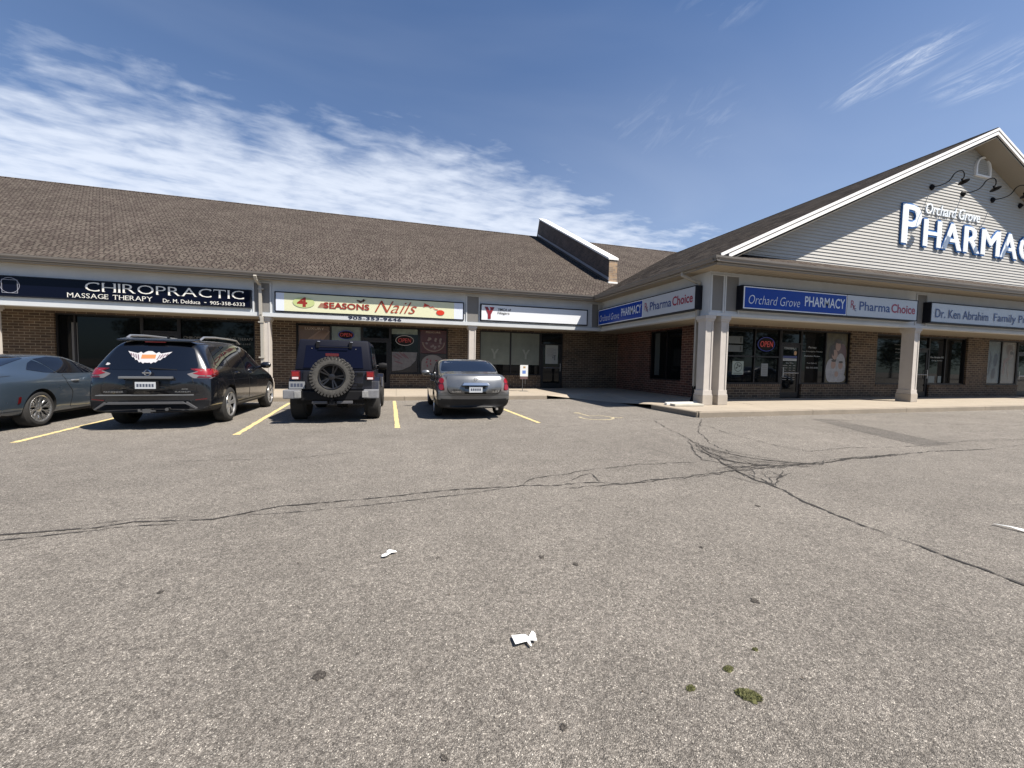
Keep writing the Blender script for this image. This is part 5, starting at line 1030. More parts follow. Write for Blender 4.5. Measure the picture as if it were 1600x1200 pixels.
def mirror(parent, s, x, y, z, mat):
    m = MB(); m.lathe([(-.13, .001), (-.12, .05), (-.06, .085), (.04, .09), (.10, .06), (.12, .001)], 'x', (0, 0, 0), 16); m.xf(Matrix.Translation((x + s * .13, y, z)) @ Matrix.Diagonal((1, .8, .95, 1))); m.tube([(x - s * .06, y, z - .07), (x + s * .06, y, z - .03)], .03, 8); return m.build('wing_mirror', mat, parent, world=False, smooth=True)
def car_root(label, cat, x, y, rz=0, group='cars parked nose in along the shops'):
    return root('parked_car', label, cat, (x, y, 0), rz, group)

# --- sedan (origin = ground below the middle of the rear bumper, +y towards the bonnet)
def sedan(label, x, y, rz, pm_, group='cars parked nose in along the shops'):
    R = car_root(label, 'car', x, y, rz, group); r = .325; ax = [(1.06, r), (3.84, r)]
    def warp(px, py, pz):
        f = max(0, 1 - py / .9); g = max(0, 1 - (4.87 - py) / .9); k = (abs(px) / .88) ** 2.4
        return (px, py + f * k * .20 - g * k * .34 + f * max(0, pz - .62) * .20 + f * max(0, .47 - pz) * .75, pz)
    st = [(0.00, .30, .80, .52, .70, .60, .60, .64), (0.02, .27, .86, .56, .80, .80, .70, .90), (0.05, .26, .875, .60, .81, .95, .70, 1.03), (.16, .25, .89, .62, .80, .98, .72, 1.09), (.45, .24, .895, .64, .81, .985, .66, 1.105), (.78, .22, .895, .66, .82, .985, .62, 1.125),
          (1.12, .20, .895, .66, .83, .97, .76, 1.24), (1.62, .18, .895, .66, .835, .955, .75, 1.415), (2.0, .17, .895, .66, .835, .945, .74, 1.465), (2.55, .17, .895, .66, .835, .935, .74, 1.465), (2.95, .17, .895, .65, .835, .925, .71, 1.37), (3.45, .18, .895, .64, .835, .90, .62, 1.05), (3.7, .2, .895, .62, .82, .86, .62, .97), (4.3, .22, .88, .58, .80, .76, .58, .86), (4.7, .24, .84, .50, .74, .62, .5, .70), (4.85, .28, .72, .44, .62, .52, .45, .55)]
    o = loft_body(st, warp); bv = bvh_of(o); cut_arches(o, ax, r + .045, .895, .27); finish_body(o, pm_, R, ax, r + .045, .895, .27, .49)
    for (yy, _) in ax:
        for s in (-1, 1): wheel(R, s, s * .885, yy, r, .21, 7, 'sedan')
    g = panel(bv, [(-.73, 1.135), (.73, 1.135), (.64, 1.395), (-.64, 1.395)], 'y', -1, .004, 'rear_window', K['glass'], R, round_=.06)
    part('parcel_shelf_light', C('blue glass band', (.03, .07, .16), .1), g, lambda m: None) if False else None
    panel(bv, [(-.56, 3.02), (.56, 3.02), (.66, 3.48), (-.66, 3.48)], 'z', 1, .004, 'windscreen', K['glass'], R, round_=.08)
    for s in (-1, 1):
        panel(bv, [(1.28, 1.03), (2.18, 1.00), (2.18, 1.36), (1.72, 1.33)], 'x', s, .004, 'side_window', K['glass'], R, round_=.04); panel(bv, [(2.26, 1.00), (3.14, .98), (2.72, 1.29), (2.26, 1.36)], 'x', s, .004, 'side_window', K['glass'], R, round_=.04)
        door_panel(bv, [(1.46, .34), (2.20, .30), (2.20, .965), (1.44, .99), (1.34, .80)], s, pm_, R, (1.62, .86)); door_panel(bv, [(2.24, .30), (3.32, .30), (3.36, .92), (2.24, .965)], s, pm_, R, (2.44, .84))
        mirror(R, s, s * .86, 3.05, 1.04, pm_)
        # tall triangular tail lamp wrapping the corner
        P = [(s * .64, .68), (s * .78, .635), (s * .87, .68), (s * .875, .90), (s * .82, 1.02), (s * .73, 1.05), (s * .665, .95)]
        L_ = panel(bv, P, 'y', -1, .006, 'tail_lamp', K['clear'], R, step=.03, round_=.03)
        for cz_, rz_ in ((.925, .062), (.775, .070)): panel(bv, ellipse(s * (.765 if cz_ > .85 else .775), cz_, .052, rz_), 'y', -1, .014, 'lamp_lens', K['red'], L_, step=.03)
        panel(bv, [(s * .70, .70), (s * .83, .70), (s * .85, .96), (s * .75, 1.0)], 'y', -1, .0095, 'lamp_red', K['redd'], L_, step=.03, round_=.03)
        panel(bv, [(s * .42, .56), (s * .78, .56), (s * .80, .66), (s * .60, .66)], 'y', 1, .01, 'headlight', K['clear'], R, step=.05, round_=.03)
    seamP = [(-.66, 1.035), (-.70, .86), (-.62, .66), (-.56, .615), (.56, .615), (.62, .66), (.70, .86), (.66, 1.035)]
    bs = panel(bv, seamP, 'y', -1, .0025, 'boot_lid', K['seam'], R, step=.05, round_=.05); panel(bv, [(a * .975, .632 + (b - .615) * .967) for a, b in seamP], 'y', -1, .005, 'boot_skin', pm_, bs, step=.05, round_=.05)
    panel(bv, [(-.24, .655), (.24, .655), (.25, .83), (-.25, .83)], 'y', -1, .007, 'plate_recess', C('recess dark', (.012, .013, .014), .4), bs, round_=.02)
    part('number_plate', K['plate'], bs, lambda m: m.box(-.155, .155, -.030, .0, .665, .80)); 
    part('plate_print', K['plated'], bs, lambda m: [m.box(-.12 + .05 * i, -.085 + .05 * i, -.032, -.030, .705, .76) for i in range(5)])
    part('plate_garnish', K['chrome'], bs, lambda m: m.prism([(-.33, -.055, .83), (.33, -.055, .83), (.28, -.02, .895), (-.28, -.02, .895)], (0, .12, 0)), bevel=.01)
    part('emblem', K['chrome'], bs, lambda m: (m.lathe([(-.012, .040), (-.018, .034), (-.012, .028)], 'y', (0, .045, .965), 20), m.box(-.05, .05, .025, .035, .957, .973)))
    for t_, x_, w_, h_ in (('2.5 S', .40, .17, .045), ('ALTIMA', -.56, .22, .03)): m = MB(); put_text(m, t_, (x_, .012, .665), UX, UZ, w_, h_, .1, .005, .006); m.build('badge', K['chrome'], bs, world=False)
    panel(bv, [(-.84, .585), (.84, .585), (.84, .592), (-.84, .592)], 'y', -1, .006, 'bumper_gap', K['seam'], R, step=.05)
    part('exhaust_pipe', K['chrome'], R, lambda m: m.tube([(.52, .02, .27), (.52, .35, .27)], .032, 12), smooth=True)
    return R
# --- large family estate / crossover
def suv(label, x, y, rz, pm_):
    R = car_root(label, 'suv', x, y, rz); r = .375; ax = [(1.10, r), (4.00, r)]
    def warp(px, py, pz):
        f = max(0, 1 - py / 1.0); g = max(0, 1 - (5.0 - py) / .9); k = (abs(px) / .96) ** 2.6
        return (px, py + f * k * .17 - g * k * .34 + f * max(0, pz - .95) * .42, pz)
    st = [(0, .36, .86, .58, .80, .66, .70, .72), (.02, .33, .93, .62, .88, .92, .72, 1.02), (.06, .32, .955, .66, .90, 1.12, .68, 1.36), (.12, .31, .965, .70, .895, 1.155, .63, 1.60), (.22, .30, .975, .74, .89, 1.165, .62, 1.675), (.45, .28, .98, .76, .895, 1.165, .63, 1.70), (1.1, .26, .98, .78, .90, 1.145, .65, 1.735), (1.9, .25, .98, .78, .90, 1.12, .665, 1.755), (2.6, .25, .98, .78, .90, 1.10, .665, 1.75), (3.15, .25, .98, .76, .90, 1.09, .64, 1.66), (3.75, .26, .98, .76, .90, 1.07, .66, 1.24), (4.05, .28, .975, .74, .88, 1.02, .66, 1.12), (4.6, .30, .95, .68, .84, .92, .6, 1.0), (4.88, .32, .90, .6, .78, .76, .55, .84), (4.98, .36, .78, .52, .66, .62, .5, .66)]
    o = loft_body(st, warp); bv = bvh_of(o); cut_arches(o, ax, r + .05, .98, .30); finish_body(o, pm_, R, ax, r + .05, .98, .30, .42)
    for yy, _ in ax:
        for s in (-1, 1): wheel(R, s, s * .965, yy, r, .24, 6, 'suv')
    panel(bv, [(-.74, 1.16), (-.60, 1.115), (.60, 1.115), (.74, 1.16), (.60, 1.555), (-.60, 1.555)], 'y', -1, .005, 'rear_window', K['glass'], R, step=.05, round_=.08)
    panel(bv, [(-.58, 3.2), (.58, 3.2), (.68, 3.72), (-.68, 3.72)], 'z', 1, .004, 'windscreen', K['glass'], R, round_=.08)
    part('roof_spoiler', pm_, R, lambda m: m.prism([(-.60, .34, 1.655), (.60, .34, 1.655), (.62, .62, 1.70), (-.62, .62, 1.70)], (0, 0, .03)), bevel=.012)
    for s in (-1, 1):
        panel(bv, [(.62, 1.20), (1.22, 1.17), (1.22, 1.60), (.78, 1.585)], 'x', s, .005, 'side_window', K['glass'], R, round_=.06); panel(bv, [(1.27, 1.17), (2.16, 1.14), (2.16, 1.63), (1.27, 1.61)], 'x', s, .005, 'side_window', K['glass'], R, round_=.03); panel(bv, [(2.25, 1.14), (3.42, 1.11), (3.0, 1.50), (2.7, 1.61), (2.25, 1.63)], 'x', s, .005, 'side_window', K['glass'], R, round_=.03)
        panel(bv, [(.55, 1.655), (1.4, 1.672), (2.5, 1.67), (3.0, 1.60), (3.45, 1.33), (3.4, 1.33), (2.98, 1.585), (2.5, 1.650), (1.4, 1.652), (.55, 1.636)], 'x', s, .008, 'window_chrome', K['silver'], R, step=.1) if False else None
        door_panel(bv, [(1.42, .44), (2.20, .42), (2.20, 1.11), (1.26, 1.135), (1.24, .95)], s, pm_, R, (1.52, 1.045), hm=K['chrome']); door_panel(bv, [(2.24, .42), (3.42, .42), (3.48, 1.07), (2.24, 1.105)], s, pm_, R, (2.44, 1.02), hm=K['chrome'])
        panel(bv, [(1.55, .36), (3.52, .36), (3.52, .39), (1.55, .39)], 'x', s, .014, 'sill_strip', K['trim2'], R, step=.15)
        mirror(R, s, s * .93, 3.28, 1.20, pm_)
        m = MB(); m.tube([(s * .60, .62, 1.70), (s * .61, .78, 1.775), (s * .62, 1.3, 1.80), (s * .62, 2.1, 1.80), (s * .61, 2.55, 1.79), (s * .59, 2.78, 1.72)], .021, 8); m.build('roof_rail', K['silver'], R, world=False, smooth=True)
        P = [(s * .575, 1.045), (s * .68, .965), (s * .93, .955), (s * .955, 1.01), (s * .955, 1.13), (s * .90, 1.155)]
        L_ = panel(bv, P, 'y', -1, .008, 'tail_lamp', K['clear'], R, step=.03, round_=.02); panel(bv, [(s * .66, 1.055), (s * .78, 1.02), (s * .94, 1.02), (s * .948, 1.12), (s * .90, 1.14)], 'y', -1, .013, 'lamp_lens', K['red'], L_, step=.03, round_=.015)
        panel(bv, [(s * .73, .975), (s * .90, .965), (s * .93, .99), (s * .76, 1.005)], 'y', -1, .0165, 'lamp_lens', K['redd'], L_, step=.03, round_=.01)
        sidel = panel(bv, [(.17, .98), (.30, .985), (.52, 1.03), (.58, 1.10), (.44, 1.15), (.17, 1.15)], 'x', s, .008, 'tail_lamp', K['redd'], R, step=.04, round_=.02); panel(bv, [(.18, 1.04), (.33, 1.05), (.54, 1.09), (.43, 1.14), (.18, 1.14)], 'x', s, .012, 'lamp_lens', K['red'], sidel, step=.04, round_=.015)
        panel(bv, [(s * .70, .545), (s * .885, .565), (s * .885, .582), (s * .70, .562)], 'y', -1, .010, 'reflector', K['redd'], R, step=.04)
        panel(bv, [(s * .5, .74), (s * .86, .74), (s * .88, .90), (s * .66, .90)], 'y', 1, .01, 'headlight', K['clear'], R, step=.05, round_=.03)
    tg = [(-.70, 1.10), (-.66, .96), (-.73, .80), (-.74, .66), (.74, .66), (.73, .80), (.66, .96), (.70, 1.10)]
    bs = panel(bv, tg, 'y', -1, .0018, 'tailgate', K['seam'], R, step=.05, round_=.06); panel(bv, [(a * .984, .672 + (b - .66) * .985) for a, b in tg], 'y', -1, .005, 'tailgate_skin', pm_, bs, step=.05, round_=.06)
    panel(bv, [(-.34, .735), (.34, .735), (.34, .955), (-.34, .955)], 'y', -1, .006, 'plate_recess', C('recess dark', (.012, .013, .014), .4), bs, round_=.03)
    part('tailgate_garnish', K['trim'], bs, lambda m: m.box(-.40, .40, -.035, .05, .955, 1.0), bevel=.012)
    part('plate_frame', K['black'], bs, lambda m: m.box(-.19, .19, -.025, .02, .755, .92), bevel=.004); part('number_plate', K['plate'], bs, lambda m: m.box(-.155, .155, -.032, -.02, .775, .90))
    part('plate_print', K['plated'], bs, lambda m: [m.box(-.13 + .045 * i, -.10 + .045 * i, -.034, -.032, .81, .865) for i in range(6)])
    part('emblem', K['chrome'], bs, lambda m: (m.lathe([(-.004, .058), (-.016, .050), (-.004, .040)], 'y', (0, .045, 1.065), 24), m.box(-.07, .07, .022, .036, 1.055, 1.075)))
    for t_, x_, z_, w_ in (('PATHFINDER', -.62, .705, .28), ('PLATINUM', .44, .705, .24), ('4WD', .54, .755, .10)): m = MB(); put_text(m, t_, (x_, -.006, z_), UX, UZ, w_, .026, 0, 0, .006); m.build('badge', C('dim badge metal', (.35, .35, .35), .3, metal=.8), bs, world=False)
    part('bumper_step', K['trim'], R, lambda m: m.prism([(-.74, -.028, .648), (.74, -.028, .648), (.71, .05, .655), (-.71, .05, .655)], (0, 0, .012)), bevel=.004)
    panel(bv, [(-.88, .33), (.88, .33), (.92, .54), (.70, .535), (.60, .50), (-.60, .50), (-.70, .535), (-.92, .54)], 'y', -1, .006, 'lower_bumper', K['black'], R, step=.05, round_=.03)
    part('bumper_trim', K['trim2'], R, lambda m: (m.prism([(-.62, -.03, .49), (.62, -.03, .49), (.56, -.03, .535), (-.56, -.03, .535)], (0, .04, 0)), m.prism([(.60, -.025, .49), (.76, -.01, .39), (.78, -.01, .405), (.62, -.025, .535)], (0, .05, 0)), m.prism([(-.60, -.025, .49), (-.62, -.025, .535), (-.78, -.01, .405), (-.76, -.01, .39)], (0, .05, 0))), bevel=.004)
    part('tow_hitch', C('hitch steel', (.12, .12, .12), .5, metal=.7), R, lambda m: (m.box(-.06, .06, -.02, .25, .33, .40), m.tube([(-.13, .0, .36), (.13, .0, .36)], .014), m.tube([(-.12, .0, .36), (-.12, .0, .40)], .02), m.tube([(.30, .0, .39), (.30, .12, .39)], .03)))
    part('rear_wiper', K['black'], R, lambda m: m.tube([(.0, .115, 1.15), (.16, .12, 1.135), (.42, .14, 1.12)], .011, 6))
    part('high_brake_light', K['redd'], R, lambda m: m.box(-.16, .16, .33, .36, 1.635, 1.652)); part('aerial', K['black'], R, lambda m: m.prism([(-.01, .75, 1.70), (-.01, .92, 1.71), (-.01, .78, 1.79)], (.02, 0, 0)))
    # winged sticker on the rear glass
    W0 = [(0, 1.245), (.04, 1.25), (.06, 1.23), (.10, 1.262), (.125, 1.25), (.165, 1.30), (.19, 1.295), (.225, 1.345), (.25, 1.345), (.285, 1.395), (.345, 1.46), (.26, 1.44), (.18, 1.42), (.14, 1.45), (.10, 1.42), (.06, 1.45), (.03, 1.465)]
    P = W0 + [(-a, b) for a, b in reversed(W0[1:])]
    P = [(a * 1.0 - .06, b - .0) for a, b in P]
    stk = panel(bv, P, 'y', -1, .009, 'winged_sticker', C('white sticker', (.42, .41, .42), .5), R, step=.04); panel(bv, [(-.17, 1.32), (.05, 1.325), (.05, 1.40), (-.17, 1.395)], 'y', -1, .0115, 'sticker_block', C('orange sticker block', (.45, .17, .06), .5), stk, step=.05)
    m = MB(); m.box(-.13, .01, .10, .101, 1.43, 1.44); 
    for s in (-1, 1):
        for i in range(4): panel(bv, [(-.06 + s * (.13 + .04 * i), 1.30 + .025 * i), (-.06 + s * (.15 + .04 * i), 1.30 + .025 * i), (-.06 + s * (.18 + .04 * i), 1.40 + .008 * i), (-.06 + s * (.162 + .04 * i), 1.40 + .008 * i)], 'y', -1, .011, 'feather_line', C('sticker line', (.12, .08, .1), .5), stk)
    panel(bv, [(-.70, 1.20), (-.66, 1.195), (-.62, 1.215), (-.645, 1.235), (-.68, 1.24)], 'y', -1, .009, 'small_sticker', C('white sticker', (.42, .41, .42), .5), R)
    return R
# --- low fastback coupe
def coupe(label, x, y, rz, pm_):
    R = car_root(label, 'car', x, y, rz); r = .345; ax = [(1.10, r), (3.82, r)]
    def warp(px, py, pz):
        f = max(0, 1 - py / .8); g = max(0, 1 - (4.8 - py) / .9); k = (abs(px) / .95) ** 2.6
        hip = math.exp(-((py - 1.1) / .55) ** 2) * .030 * (1 if abs(px) > .6 and pz < 1.0 else 0)
        return (px + (hip if px > 0 else -hip), py + f * k * .26 - g * k * .36 + f * max(0, pz - .5) * .10, pz)
    st = [(0, .30, .82, .60, .78, .78, .70, .84), (.02, .26, .90, .66, .84, .88, .72, .98), (.06, .24, .93, .68, .85, .95, .72, 1.05), (.25, .23, .945, .72, .85, .985, .66, 1.075), (.6, .22, .955, .74, .85, 1.0, .62, 1.10), (.95, .20, .96, .74, .85, 1.0, .57, 1.18), (1.35, .18, .955, .72, .83, .985, .55, 1.29), (1.8, .17, .945, .70, .82, .965, .545, 1.365), (2.3, .16, .94, .68, .82, .955, .545, 1.385), (2.7, .16, .94, .68, .82, .945, .53, 1.31), (3.2, .16, .94, .68, .83, .93, .58, 1.05), (3.5, .18, .945, .68, .83, .89, .6, .97), (4.2, .20, .93, .62, .80, .80, .56, .86), (4.65, .22, .87, .52, .74, .66, .5, .72), (4.8, .26, .74, .44, .62, .54, .45, .58)]
    o = loft_body(st, warp); bv = bvh_of(o); cut_arches(o, ax, r + .035, .955, .28); finish_body(o, pm_, R, ax, r + .035, .955, .28, .24)
    for yy, _ in ax:
        for s in (-1, 1): wheel(R, s, s * .955, yy, r, .25, 10, 'sport')
    panel(bv, [(-.58, .72), (.58, .72), (.47, 1.50), (-.47, 1.50)], 'z', 1, .004, 'rear_window', K['glass'], R, round_=.08); panel(bv, [(-.52, 2.66), (.52, 2.66), (.62, 3.2), (-.62, 3.2)], 'z', 1, .004, 'windscreen', K['glass'], R, round_=.08)
    for s in (-1, 1):
        panel(bv, [(1.12, 1.075), (1.42, 1.02), (1.72, 1.00), (1.62, 1.16), (1.52, 1.255), (1.35, 1.20)], 'x', s, .005, 'quarter_window', K['glass'], R, step=.05, round_=.02); panel(bv, [(1.755, .995), (2.98, .985), (2.66, 1.19), (2.34, 1.295), (1.95, 1.325), (1.57, 1.275)], 'x', s, .005, 'side_window', K['glass'], R, step=.05, round_=.02)
        door_panel(bv, [(1.86, .30), (3.06, .28), (3.14, .60), (3.08, .955), (1.80, .97), (1.78, .80), (1.92, .62)], s, pm_, R, (2.02, .845), hm=K['silver'])
        panel(bv, [(1.52, .215), (3.36, .215), (3.36, .262), (1.52, .235)], 'x', s, .012, 'sill_strip', K['black'], R, step=.15)
        mirror(R, s, s * .86, 2.82, 1.03, pm_)
        panel(bv, [(.60, .47), (.66, .50), (.67, .60), (.62, .60)], 'x', s, .008, 'side_marker', K['redd'], R)
        panel(bv, [(0.3, .345), (.70, .345), (.70, .352), (.3, .352)], 'x', s, .006, 'bumper_gap', K['seam'], R); panel(bv, [(.13, .94), (.62, .975), (.62, .980), (.13, .946)], 'x', s, .005, 'shut_line', K['seam'], R)
        for i in range(3): panel(bv, [(s * (.42 + .13 * i), .78), (s * (.49 + .13 * i), .78), (s * (.50 + .13 * i), .93), (s * (.43 + .13 * i), .93)], 'y', -1, .008, 'tail_lamp', K['red'], R, step=.04)
        m = MB(); m.tube([(s * .6, .02, .24), (s * .6, .3, .24)], .045, 12); m.build('exhaust_pipe', K['chrome'], R, world=False, smooth=True)
    panel(bv, [(-.38, .79), (.38, .79), (.38, .92), (-.38, .92)], 'y', -1, .006, 'rear_panel', K['black'], R); part('number_plate', K['plate'], R, lambda m: m.box(-.155, .155, -.02, .05, .50, .64))
    part('boot_spoiler', pm_, R, lambda m: m.prism([(-.72, .10, 1.045), (.72, .10, 1.045), (.70, .24, 1.075), (-.70, .24, 1.075)], (0, 0, .03)), bevel=.01)
    panel(bv, [(-.86, .22), (.86, .22), (.88, .33), (-.88, .33)], 'y', -1, .006, 'lower_bumper', K['black'], R, step=.05)
    return R
# --- boxy off-roader with the spare wheel on the back
def offroader(label, x, y, rz, pm_):
    R = car_root(label, 'off roader', x, y, rz); r = .415
    bl = C('black hardtop', (.005, .006, .013), .6, spec=.15)
    def body(m):
        m.prism([(-.78, .30, .55), (.78, .30, .55), (.78, .30, 1.14), (-.78, .30, 1.14)], (0, 3.3, 0)); m.prism([(-.60, 3.6, .55), (.60, 3.6, .55), (.60, 3.6, 1.08), (-.60, 3.6, 1.08)], (0, .85, 0))
    part('body', pm_, R, body, bevel=.03, smooth=True)
    def tub(m):
        P = lambda w, y_, z_: [(-w, y_, z_), (w, y_, z_)]
        a = [(-.775, .285, 1.14), (.775, .285, 1.14), (.70, .40, 1.80), (-.70, .40, 1.80)]; b = [(-.775, 2.45, 1.14), (.775, 2.45, 1.14), (.70, 2.35, 1.80), (-.70, 2.35, 1.80)]
        m.add(a + b, [(3, 2, 1, 0), (4, 5, 6, 7), (0, 1, 5, 4), (1, 2, 6, 5), (2, 3, 7, 6), (3, 0, 4, 7)])
    part('hardtop', bl, R, tub, bevel=.05, smooth=True)
    part('windscreen_frame', pm_, R, lambda m: (m.add([(-.72, 2.5, 1.12), (.72, 2.5, 1.12), (.68, 2.32, 1.76), (-.68, 2.32, 1.76), (-.72, 2.78, 1.12), (.72, 2.78, 1.12), (.66, 2.40, 1.78), (-.66, 2.40, 1.78)], [(3, 2, 1, 0), (4, 5, 6, 7), (0, 1, 5, 4), (1, 2, 6, 5), (2, 3, 7, 6), (3, 0, 4, 7)])))
    def slope(z): return .285 + (z - 1.14) * .115 / .66
    def rq(m, pts, d, th=.012): m.prism([(px, slope(pz) - d, pz) for px, pz in pts], (0, th, 0))
    gl_ = part('rear_window', C('dark blue tinted glass', (.004, .005, .014), .15, spec=.12), R, lambda m: rq(m, [(-.60, 1.19), (.60, 1.19), (.555, 1.67), (-.555, 1.67)], .008)); 
    part('glass_hinge', K['black'], R, lambda m: (m.box(-.36, -.30, .335, .40, 1.62, 1.76), m.box(.30, .36, .335, .40, 1.62, 1.76)), bevel=.006); part('hinge_bolt', K['silver'], R, lambda m: (m.tube([(-.33, .345, 1.755), (-.28, .345, 1.757)], .010), m.tube([(.33, .345, 1.755), (.38, .345, 1.757)], .010), m.tube([(-.44, .355, 1.615), (-.44, .36, 1.60)], .010), m.tube([(.44, .355, 1.615), (.44, .36, 1.60)], .010)))
    for s in (-1, 1):
        m = MB(); m.prism([(s * .735, .55, 1.18), (s * .735, 1.25, 1.18), (s * .735, 1.25, 1.70), (s * .735, .60, 1.70)], (s * .01, 0, 0)); m.xf(Matrix.Translation((s * .74, 0, 1.44)) @ Matrix.Rotation(math.radians(-6.5 * s), 4, 'Y') @ Matrix.Translation((-s * .718, 0, -1.44))); m.build('side_window', K['glass'], R, world=False)
        m = MB(); m.prism([(s * .735, 1.32, 1.18), (s * .735, 2.3, 1.18), (s * .735, 2.2, 1.68), (s * .735, 1.32, 1.70)], (s * .01, 0, 0)); m.xf(Matrix.Translation((s * .74, 0, 1.44)) @ Matrix.Rotation(math.radians(-6.5 * s), 4, 'Y') @ Matrix.Translation((-s * .718, 0, -1.44))); m.build('side_window', K['glass'], R, world=False)
        # boxy wheel flares
        for yy in (.95, 3.55):
            P = [(s * .76, yy - .56, .62), (s * .76, yy - .44, .90), (s * .76, yy - .30, .985), (s * .76, yy + .32, .985), (s * .76, yy + .52, .86), (s * .76, yy + .60, .60), (s * .76, yy + .53, .60), (s * .76, yy + .42, .82), (s * .76, yy + .28, .915), (s * .76, yy - .26, .915), (s * .76, yy - .38, .85), (s * .76, yy - .49, .60)]
            m = MB(); m.prism(P, (s * .17, 0, 0)); m.build('wheel_flare', pm_, R, world=False, bevel=.012); wheel(R, s, s * .935, yy, r, .30, 10, 'lug')
            m = MB(); m.lathe([(s * .60, .43), (s * .775, .43)], 'x', (0, yy, .50), 30, True); m.build('wheel_well', K['under'], R, world=False)
        m = MB(); m.box(min(s * .66, s * .83), max(s * .66, s * .83), .235, .36, .93, 1.125); L_ = m.build('tail_lamp', K['redd'], R, world=False, bevel=.018); 
        m = MB(); m.box(min(s * .685, s * .805), max(s * .685, s * .805), .226, .24, .945, .99); m.build('reverse_lens', C('pale lens', (.62, .50, .50), .2), L_, world=False, bevel=.006); m = MB(); m.box(min(s * .68, s * .81), max(s * .68, s * .81), .226, .24, 1.0, 1.10); m.build('lamp_lens', K['red'], L_, world=False, bevel=.008)
        m = MB(); m.box(min(s * .62, s * .935), max(s * .62, s * .935), .02, .26, .545, .73); m.build('bumper_end', C('scuffed grey bumper', (.15, .152, .16), .65, var=.25, scale=9), R, world=False, bevel=.02)
        m = MB(); m.box(min(s * .595, s * .72), max(s * .595, s * .72), .005, .05, .565, .705); m.build('bumper_pad', C('worn bumper pad', (.22, .22, .215), .7, var=.3, scale=14), R, world=False, bevel=.01)
        m = MB(); m.lathe([(-.12, .001), (-.11, .07), (0, .09), (.10, .07), (.11, .001)], 'x', (0, 0, 0), 12); m.xf(Matrix.Translation((s * .95, 2.42, 1.22)) @ Matrix.Diagonal((1, .6, 1.1, 1))); m.tube([(s * .76, 2.45, 1.14), (s * .90, 2.43, 1.2)], .02); m.build('wing_mirror', K['black'], R, world=False, smooth=True)
    part('bumper', K['black'], R, lambda m: (m.box(-.62, .62, .10, .30, .50, .70), m.box(-.62, .62, .30, .50, .40, .60)), bevel=.02)
    part('step_plate', C('step plate grey', (.07, .07, .075), .6), R, lambda m: (m.box(-.40, -.10, .07, .12, .43, .49), m.box(.08, .40, .07, .12, .43, .49)), bevel=.008)
    part('tow_hitch', K['black'], R, lambda m: (m.box(-.06, .06, .02, .3, .42, .50), m.tube([(-.02, .03, .5), (.02, .03, .56)], .03)))
    part('under_tray', K['under'], R, lambda m: (m.box(-.55, .55, .35, 3.9, .42, .56), m.tube([(-.62, .95, .40), (.62, .95, .40)], .06, 10), m.lathe([(-.13, .01), (-.10, .12), (.10, .12), (.13, .01)], 'x', (.1, .95, .38), 12)))
    tg = part('tailgate', pm_, R, lambda m: m.box(-.60, .60, .268, .31, .72, 1.13), bevel=.012)
    for zz in (.80, .86, 1.02, 1.08): part('gate_rib', pm_, tg, lambda m: m.box(.36, .60, .258, .272, zz, zz + .022), bevel=.004)
    part('gate_handle', K['black'], tg, lambda m: (m.box(-.50, -.43, .235, .27, .90, 1.06), m.box(.48, .60, .24, .27, .79, .86), m.box(.48, .60, .24, .27, 1.04, 1.10)), bevel=.01)
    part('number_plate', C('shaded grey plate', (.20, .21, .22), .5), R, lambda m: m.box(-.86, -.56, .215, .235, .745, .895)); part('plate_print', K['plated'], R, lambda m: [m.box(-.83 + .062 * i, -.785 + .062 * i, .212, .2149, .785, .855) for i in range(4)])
    part('wiper', K['black'], R, lambda m: m.tube([(-.30, .315, 1.64), (.30, .315, 1.64)], .010, 6)); part('high_brake_light', K['redd'], R, lambda m: m.box(-.13, .13, .03, .10, 1.435, 1.50), bevel=.01); part('light_stalk', K['black'], R, lambda m: m.tube([(0, .08, 1.44), (0, .12, 1.2), (0, .22, 1.05)], .03, 8))
    # spare wheel with chunky tread
    sw = root('tmp', None, None); bpy.data.objects.remove(sw)
    m = MB(); ro = .425; ri = .262; c = (0, 0, 0)
    m.lathe([(.02, ri), (.0, ri + .015), (-.008, ri + .06), (.0, ro - .05), (.03, ro - .02), (.25, ro - .02), (.28, ro - .06), (.27, ri)], 'y', c, 48)
    t = m.build('spare_wheel', K['tyre_d'], R, world=False, smooth=True, angle=30); t.location = (.0, -.045, 1.005)
    m = MB(); rd = random.Random(3)
    for i in range(38):
        a = 2 * math.pi * i / 38
        for k, (y0, y1, r0, r1) in enumerate(((-.004, .11, ro - .065, ro + .004), (.13, .26, ro - .04, ro + .004))):
            aa = a + (.10 if k else 0); w = .021; st_ = len(m.v); m.box(-w, w, y0, y1, r0 - (0.0 if i % 2 else .03) * (1 - k), r1); m.xf(Matrix.Rotation(aa, 4, 'Y') @ Matrix.Rotation(rd.uniform(-.12, .12), 4, 'Z'), st_)
    m.build('tread', K['tread'], t, world=False, bevel=.004)
    m = MB(); m.lathe([(.02, ri + .004), (-.006, ri - .004), (.03, ri - .025), (.12, ri - .03), (.12, .001)], 'y', c, 40); m.build('rim_well', K['under'], t, world=False, fixn=False)
    m = MB(); m.lathe([(.01, ri + .002), (-.008, ri - .004), (.0, ri - .02), (.02, ri - .022)], 'y', c, 40); m.lathe([(.07, .07), (.035, .065), (.028, .04), (.025, .001)], 'y', c, 16)
